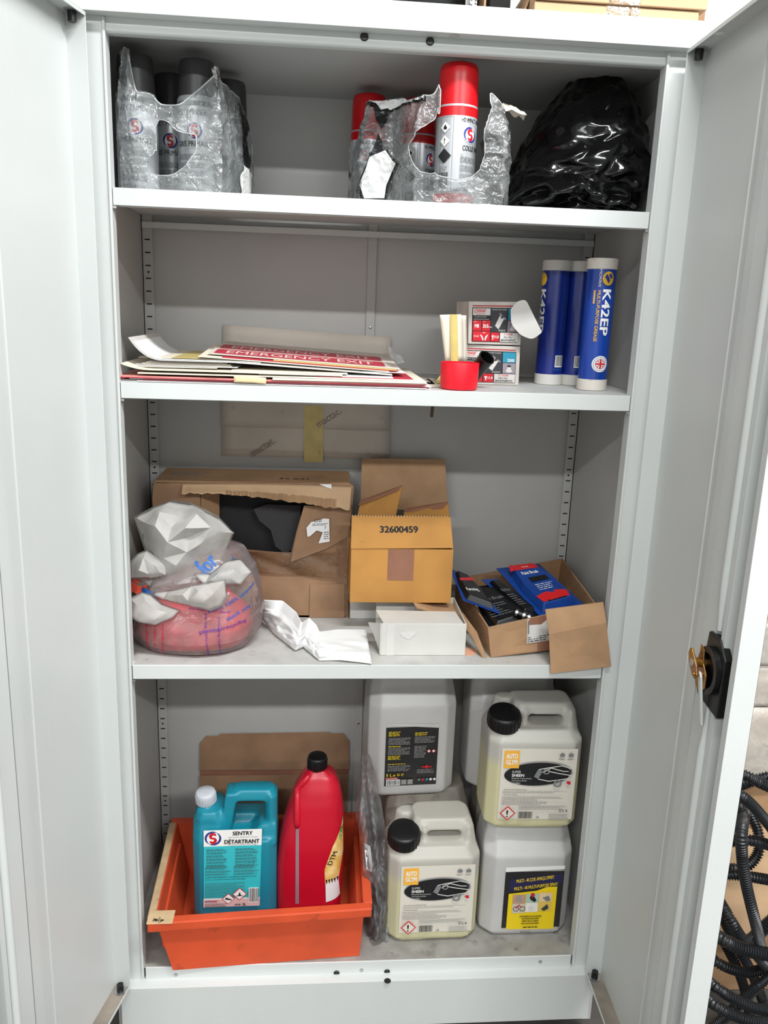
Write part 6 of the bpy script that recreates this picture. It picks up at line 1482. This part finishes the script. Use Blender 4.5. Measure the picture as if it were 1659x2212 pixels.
# ------------------------------------------------------------------ beside the cabinet, right: cartons, wrapped parcels and hoses
yS = .06
t = thing('large_carton', 'large brown carton standing on the floor beside the cabinet, behind the hoses', 'box', (.95, yS, 0)); q = MB(); q.box(.56, yS, .0006, 1.35, .55, .515); q.build('carton_body', M_CARD, t, bevel=.003)
q = MB(); q.box(.56 - .0005, yS - .001, .30, 1.3505, yS - .0001, .345); q.build('tape', mat('kraft_tape', (196, 152, 96), .5, var=.08), t)
pr = Print(quad_fn((.66, yS - .0012, .0), (1.26, yS - .0012, 0), (.66, yS - .0012, .5))[0]); pr.text('PARTS', .16, .10, M_INKDK, h=.02, w=.05, rot=.3) if False else None
q = MB(); q.prism([V(.58, yS - .002, .40), V(1.3, yS - .002, .42), V(1.3, yS - .03, .20), V(.62, yS - .025, .16)], (0, .002, 0)); q.build('loose_flap', M_CARD2, t); adopt(t)
M_WRAP1 = film('parcel_wrap', (226, 218, 208), haze=.75, rough=.15, gloss=.3, bump=.8, bscale=18, hazevar=.2)
M_PARCEL = mat('parcel_paper', (222, 200, 178), .6, var=.12, vscale=6, rgb2=(236, 226, 218))
M_PARCELG = mat('parcel_grey', (176, 174, 164), .5, var=.15, vscale=9)
def parcel(label, x0, x1, y0, y1, z0, z1, m, wrapm, seed, texts=()):
    t = thing('wrapped_parcel', label, 'parcel', ((x0 + x1) / 2, y0, z0)); cx, cy = (x0 + x1) / 2, (y0 + y1) / 2; rx, ry = (x1 - x0) / 2, (y1 - y0) / 2
    b = blob('parcel_body', None, None, [(z0 + .001, cx, cy, rx * .96, ry * .96), (z0 + .008, cx, cy, rx, ry), ((z0 + z1) / 2, cx, cy, rx, ry), (z1 - .008, cx, cy, rx * .99, ry * .99), (z1, cx, cy, rx * .93, ry * .93)], m, seed, .004, 12, nth=80, per=4, parent=t, pw=7)
    if wrapm: blob('clear_wrap', None, None, [(z0 + .001, cx, cy, rx * .97, ry * .97), (z0 + .006, cx, cy, rx + .005, ry + .005), ((z0 + z1) / 2, cx, cy, rx + .007, ry + .007), (z1 + .003, cx, cy, rx + .003, ry + .003), (z1 + .006, cx, cy, rx * .9, ry * .9)], wrapm, seed + 3, .004, 20, nth=90, per=5, parent=t, pw=7)
    bv_ = BVHTree.FromObject(b, bpy.context.evaluated_depsgraph_get()); pr = Print(proj_fn(bv_, Vector((0, -.6, 0)), Vector((1, 0, 0)), Vector((0, 0, 1)), Vector((0, 1, 0)), .7), step=.01, lift=.0012, both=True)
    for s, u, v, h, w, rot in texts: p = P(u, v, y0); pr.text(s, p.x, p.z, M_INK, h=h, w=w, rot=rot, bold=.005)
    if texts: pr.build('handwriting', t)
    adopt(t)
yq = .05; PZ = [P(1650, v, yq).z for v in (1650, 1530, 1440, 1348, 1290)]
zf0 = .5156
parcel('beige wrapped parcel lowest of the stack right of the cabinet, black lettering', .60, 1.15, yq, .36, zf0, PZ[1] - .002, M_PARCEL, M_WRAP1, 3, (('GP', 1632, 1640, .030, .05, .2),))
parcel('pale wrapped parcel with handwriting, second from the bottom of the stack', .62, 1.12, yq + .004, .35, PZ[1], PZ[2] - .002, M_PARCEL, M_WRAP1, 8, (('Imaginary Swansea', 1612, 1640, .018, .16, 1.35), ('items', 1622, 1635, .014, .06, 1.35)))
parcel('grey clear-wrapped parcel third from the bottom of the stack', .60, 1.14, yq, .35, PZ[2], PZ[3] - .002, M_PARCELG, M_WRAP1, 14, (('0890', 1625, 1362, .018, .07, 0), ('connection', 1622, 1372, .014, .12, -.9)))
t = thing('shallow_carton', 'open-fluted brown carton on top of the wrapped parcels', 'box', (.85, yq, PZ[3])); q = MB(); q.box(.61, yq + .01, PZ[3], 1.12, .36, PZ[4]); q.build('carton_body', M_CARD3, t, bevel=.001)
q = MB(); za_ = PZ[4]
q.grid(lambda i, j: V(.61 + .51 * i, yq + .0095, za_ - .0005 - .005 * j - .0 + .0028 * math.sin(i * 2 * math.pi * 60) * (1 - j)), 480, 1); o = q.build('fluted_edge', M_CARD2, t); adopt(t)
parcel('white plastic-wrapped parcel on the very top of the stack right of the cabinet', .61, 1.12, yq + .012, .36, PZ[4] + .0005, PZ[4] + .16, mat('white_wrap', (226, 228, 232), .35, var=.06), M_WRAP1, 21)

# corrugated hoses, each one a ribbed tube
M_HOSE = mat('black_hose', (30, 31, 34), .34, var=.1)
def hose(label, pts, r=.0105, ctrl=None, pitch=.0052):
    pts = [Vector(p) for p in pts]; dense = []
    for i in range(len(pts) - 1):
        p0, p1, p2, p3 = pts[max(i - 1, 0)], pts[i], pts[i + 1], pts[min(i + 2, len(pts) - 1)]
        for k in range(24):
            s = k / 24; dense.append(.5 * ((2 * p1) + (p2 - p0) * s + (2 * p0 - 5 * p1 + 4 * p2 - p3) * s * s + (3 * p1 - p0 - 3 * p2 + p3) * s ** 3))
    dense.append(pts[-1]); out = [dense[0]]; acc = 0; st = pitch / 4
    for a, b in zip(dense, dense[1:]):
        L = (b - a).length; d = st - acc
        while d <= L: out.append(a.lerp(b, d / L)); d += st
        acc = (acc + L) % st
    rs = [r * (1.0, 1.0, .74, .74)[k % 4] for k in range(len(out))]
    q = MB(); q.tube(out, rs, 12); o = q.build('corrugated_hose', M_HOSE, None, smooth=True, angle=60); tag(o, label, 'hose', 'black corrugated hoses beside the cabinet')
def hp(l): return [P(u, v, y) for u, v, y in l]
HS = [
 ('black corrugated hose arching over the top of the hose heap', [(1596, 1670, -.10), (1612, 1676, -.11), (1640, 1690, -.12), (1690, 1720, -.12), (1740, 1800, -.10)]),
 ('black corrugated hose second from the top of the heap', [(1580, 1702, -.06), (1612, 1692, -.08), (1650, 1680, -.09), (1720, 1665, -.10)]),
 ('black corrugated hose sweeping steeply right under the top two', [(1575, 1712, -.13), (1605, 1722, -.14), (1640, 1756, -.14), (1680, 1812, -.13), (1700, 1900, -.12)]),
 ('black corrugated hose bent in a short tight loop by the door edge', [(1560, 1804, -.04), (1588, 1793, -.07), (1602, 1768, -.08), (1598, 1742, -.07), (1580, 1730, -.04)]),
 ('black corrugated hose running level across the middle of the heap', [(1565, 1822, -.10), (1590, 1816, -.11), (1625, 1816, -.12), (1662, 1826, -.12), (1720, 1850, -.11)]),
 ('black corrugated hose hanging straight down through the heap', [(1612, 1745, -.03), (1603, 1790, -.15), (1603, 1850, -.16), (1612, 1910, -.16), (1626, 1970, -.16), (1638, 2020, -.14), (1644, 2060, -.10)]),
 ('black corrugated hose in a wide loop behind the straight one', [(1622, 1760, .00), (1638, 1800, -.03), (1638, 1840, -.05), (1618, 1868, -.06), (1590, 1876, -.06), (1555, 1876, -.04)]),
 ('black corrugated hose level below the wide loop', [(1555, 1890, -.08), (1590, 1890, -.09), (1640, 1897, -.10), (1710, 1910, -.10)]),
 ('black corrugated hose slanting from the door edge to lower right', [(1548, 1935, -.05), (1575, 1980, -.10), (1602, 2025, -.11), (1640, 2070, -.10), (1690, 2130, -.08)]),
 ('black corrugated hose slanting beside its twin, slightly lower', [(1545, 1940, -.02), (1565, 1990, -.04), (1590, 2040, -.05), (1618, 2090, -.06), (1640, 2140, -.05), (1660, 2200, -.04)]),
 ('thick black corrugated hose bowing across below the slanting pair', [(1535, 2015, -.08), (1560, 2028, -.14), (1600, 2048, -.15), (1650, 2060, -.15), (1720, 2066, -.14)]),
 ('black corrugated hose rising to the right above the thick one', [(1600, 2060, -.02), (1625, 2030, -.05), (1650, 2005, -.07), (1700, 1960, -.08)]),
 ('black corrugated hose sagging at the left near the door edge', [(1525, 2055, -.05), (1548, 2078, -.08), (1585, 2095, -.09), (1625, 2100, -.09), (1680, 2080, -.08)]),
 ('black corrugated hose curving low towards the bottom right corner', [(1522, 2112, -.12), (1550, 2135, -.16), (1590, 2160, -.17), (1640, 2180, -.17), (1710, 2185, -.16)]),
 ('black corrugated hose lowest but one, following the curve above it', [(1515, 2145, -.14), (1545, 2172, -.19), (1590, 2195, -.20), (1640, 2208, -.20), (1710, 2210, -.18)]),
 ('black corrugated hose climbing right from the bottom of the heap', [(1540, 2220, -.10), (1580, 2185, -.12), (1625, 2140, -.13), (1660, 2110, -.13), (1720, 2050, -.12)]),
 ('black corrugated hose dropping behind the two lowest curves', [(1566, 2040, -.02), (1592, 2090, -.04), (1612, 2150, -.05), (1622, 2215, -.04)]),
]
for lb, pts in HS: hose(lb, hp(pts), r=.0125 if 'thick' in lb else .0105)
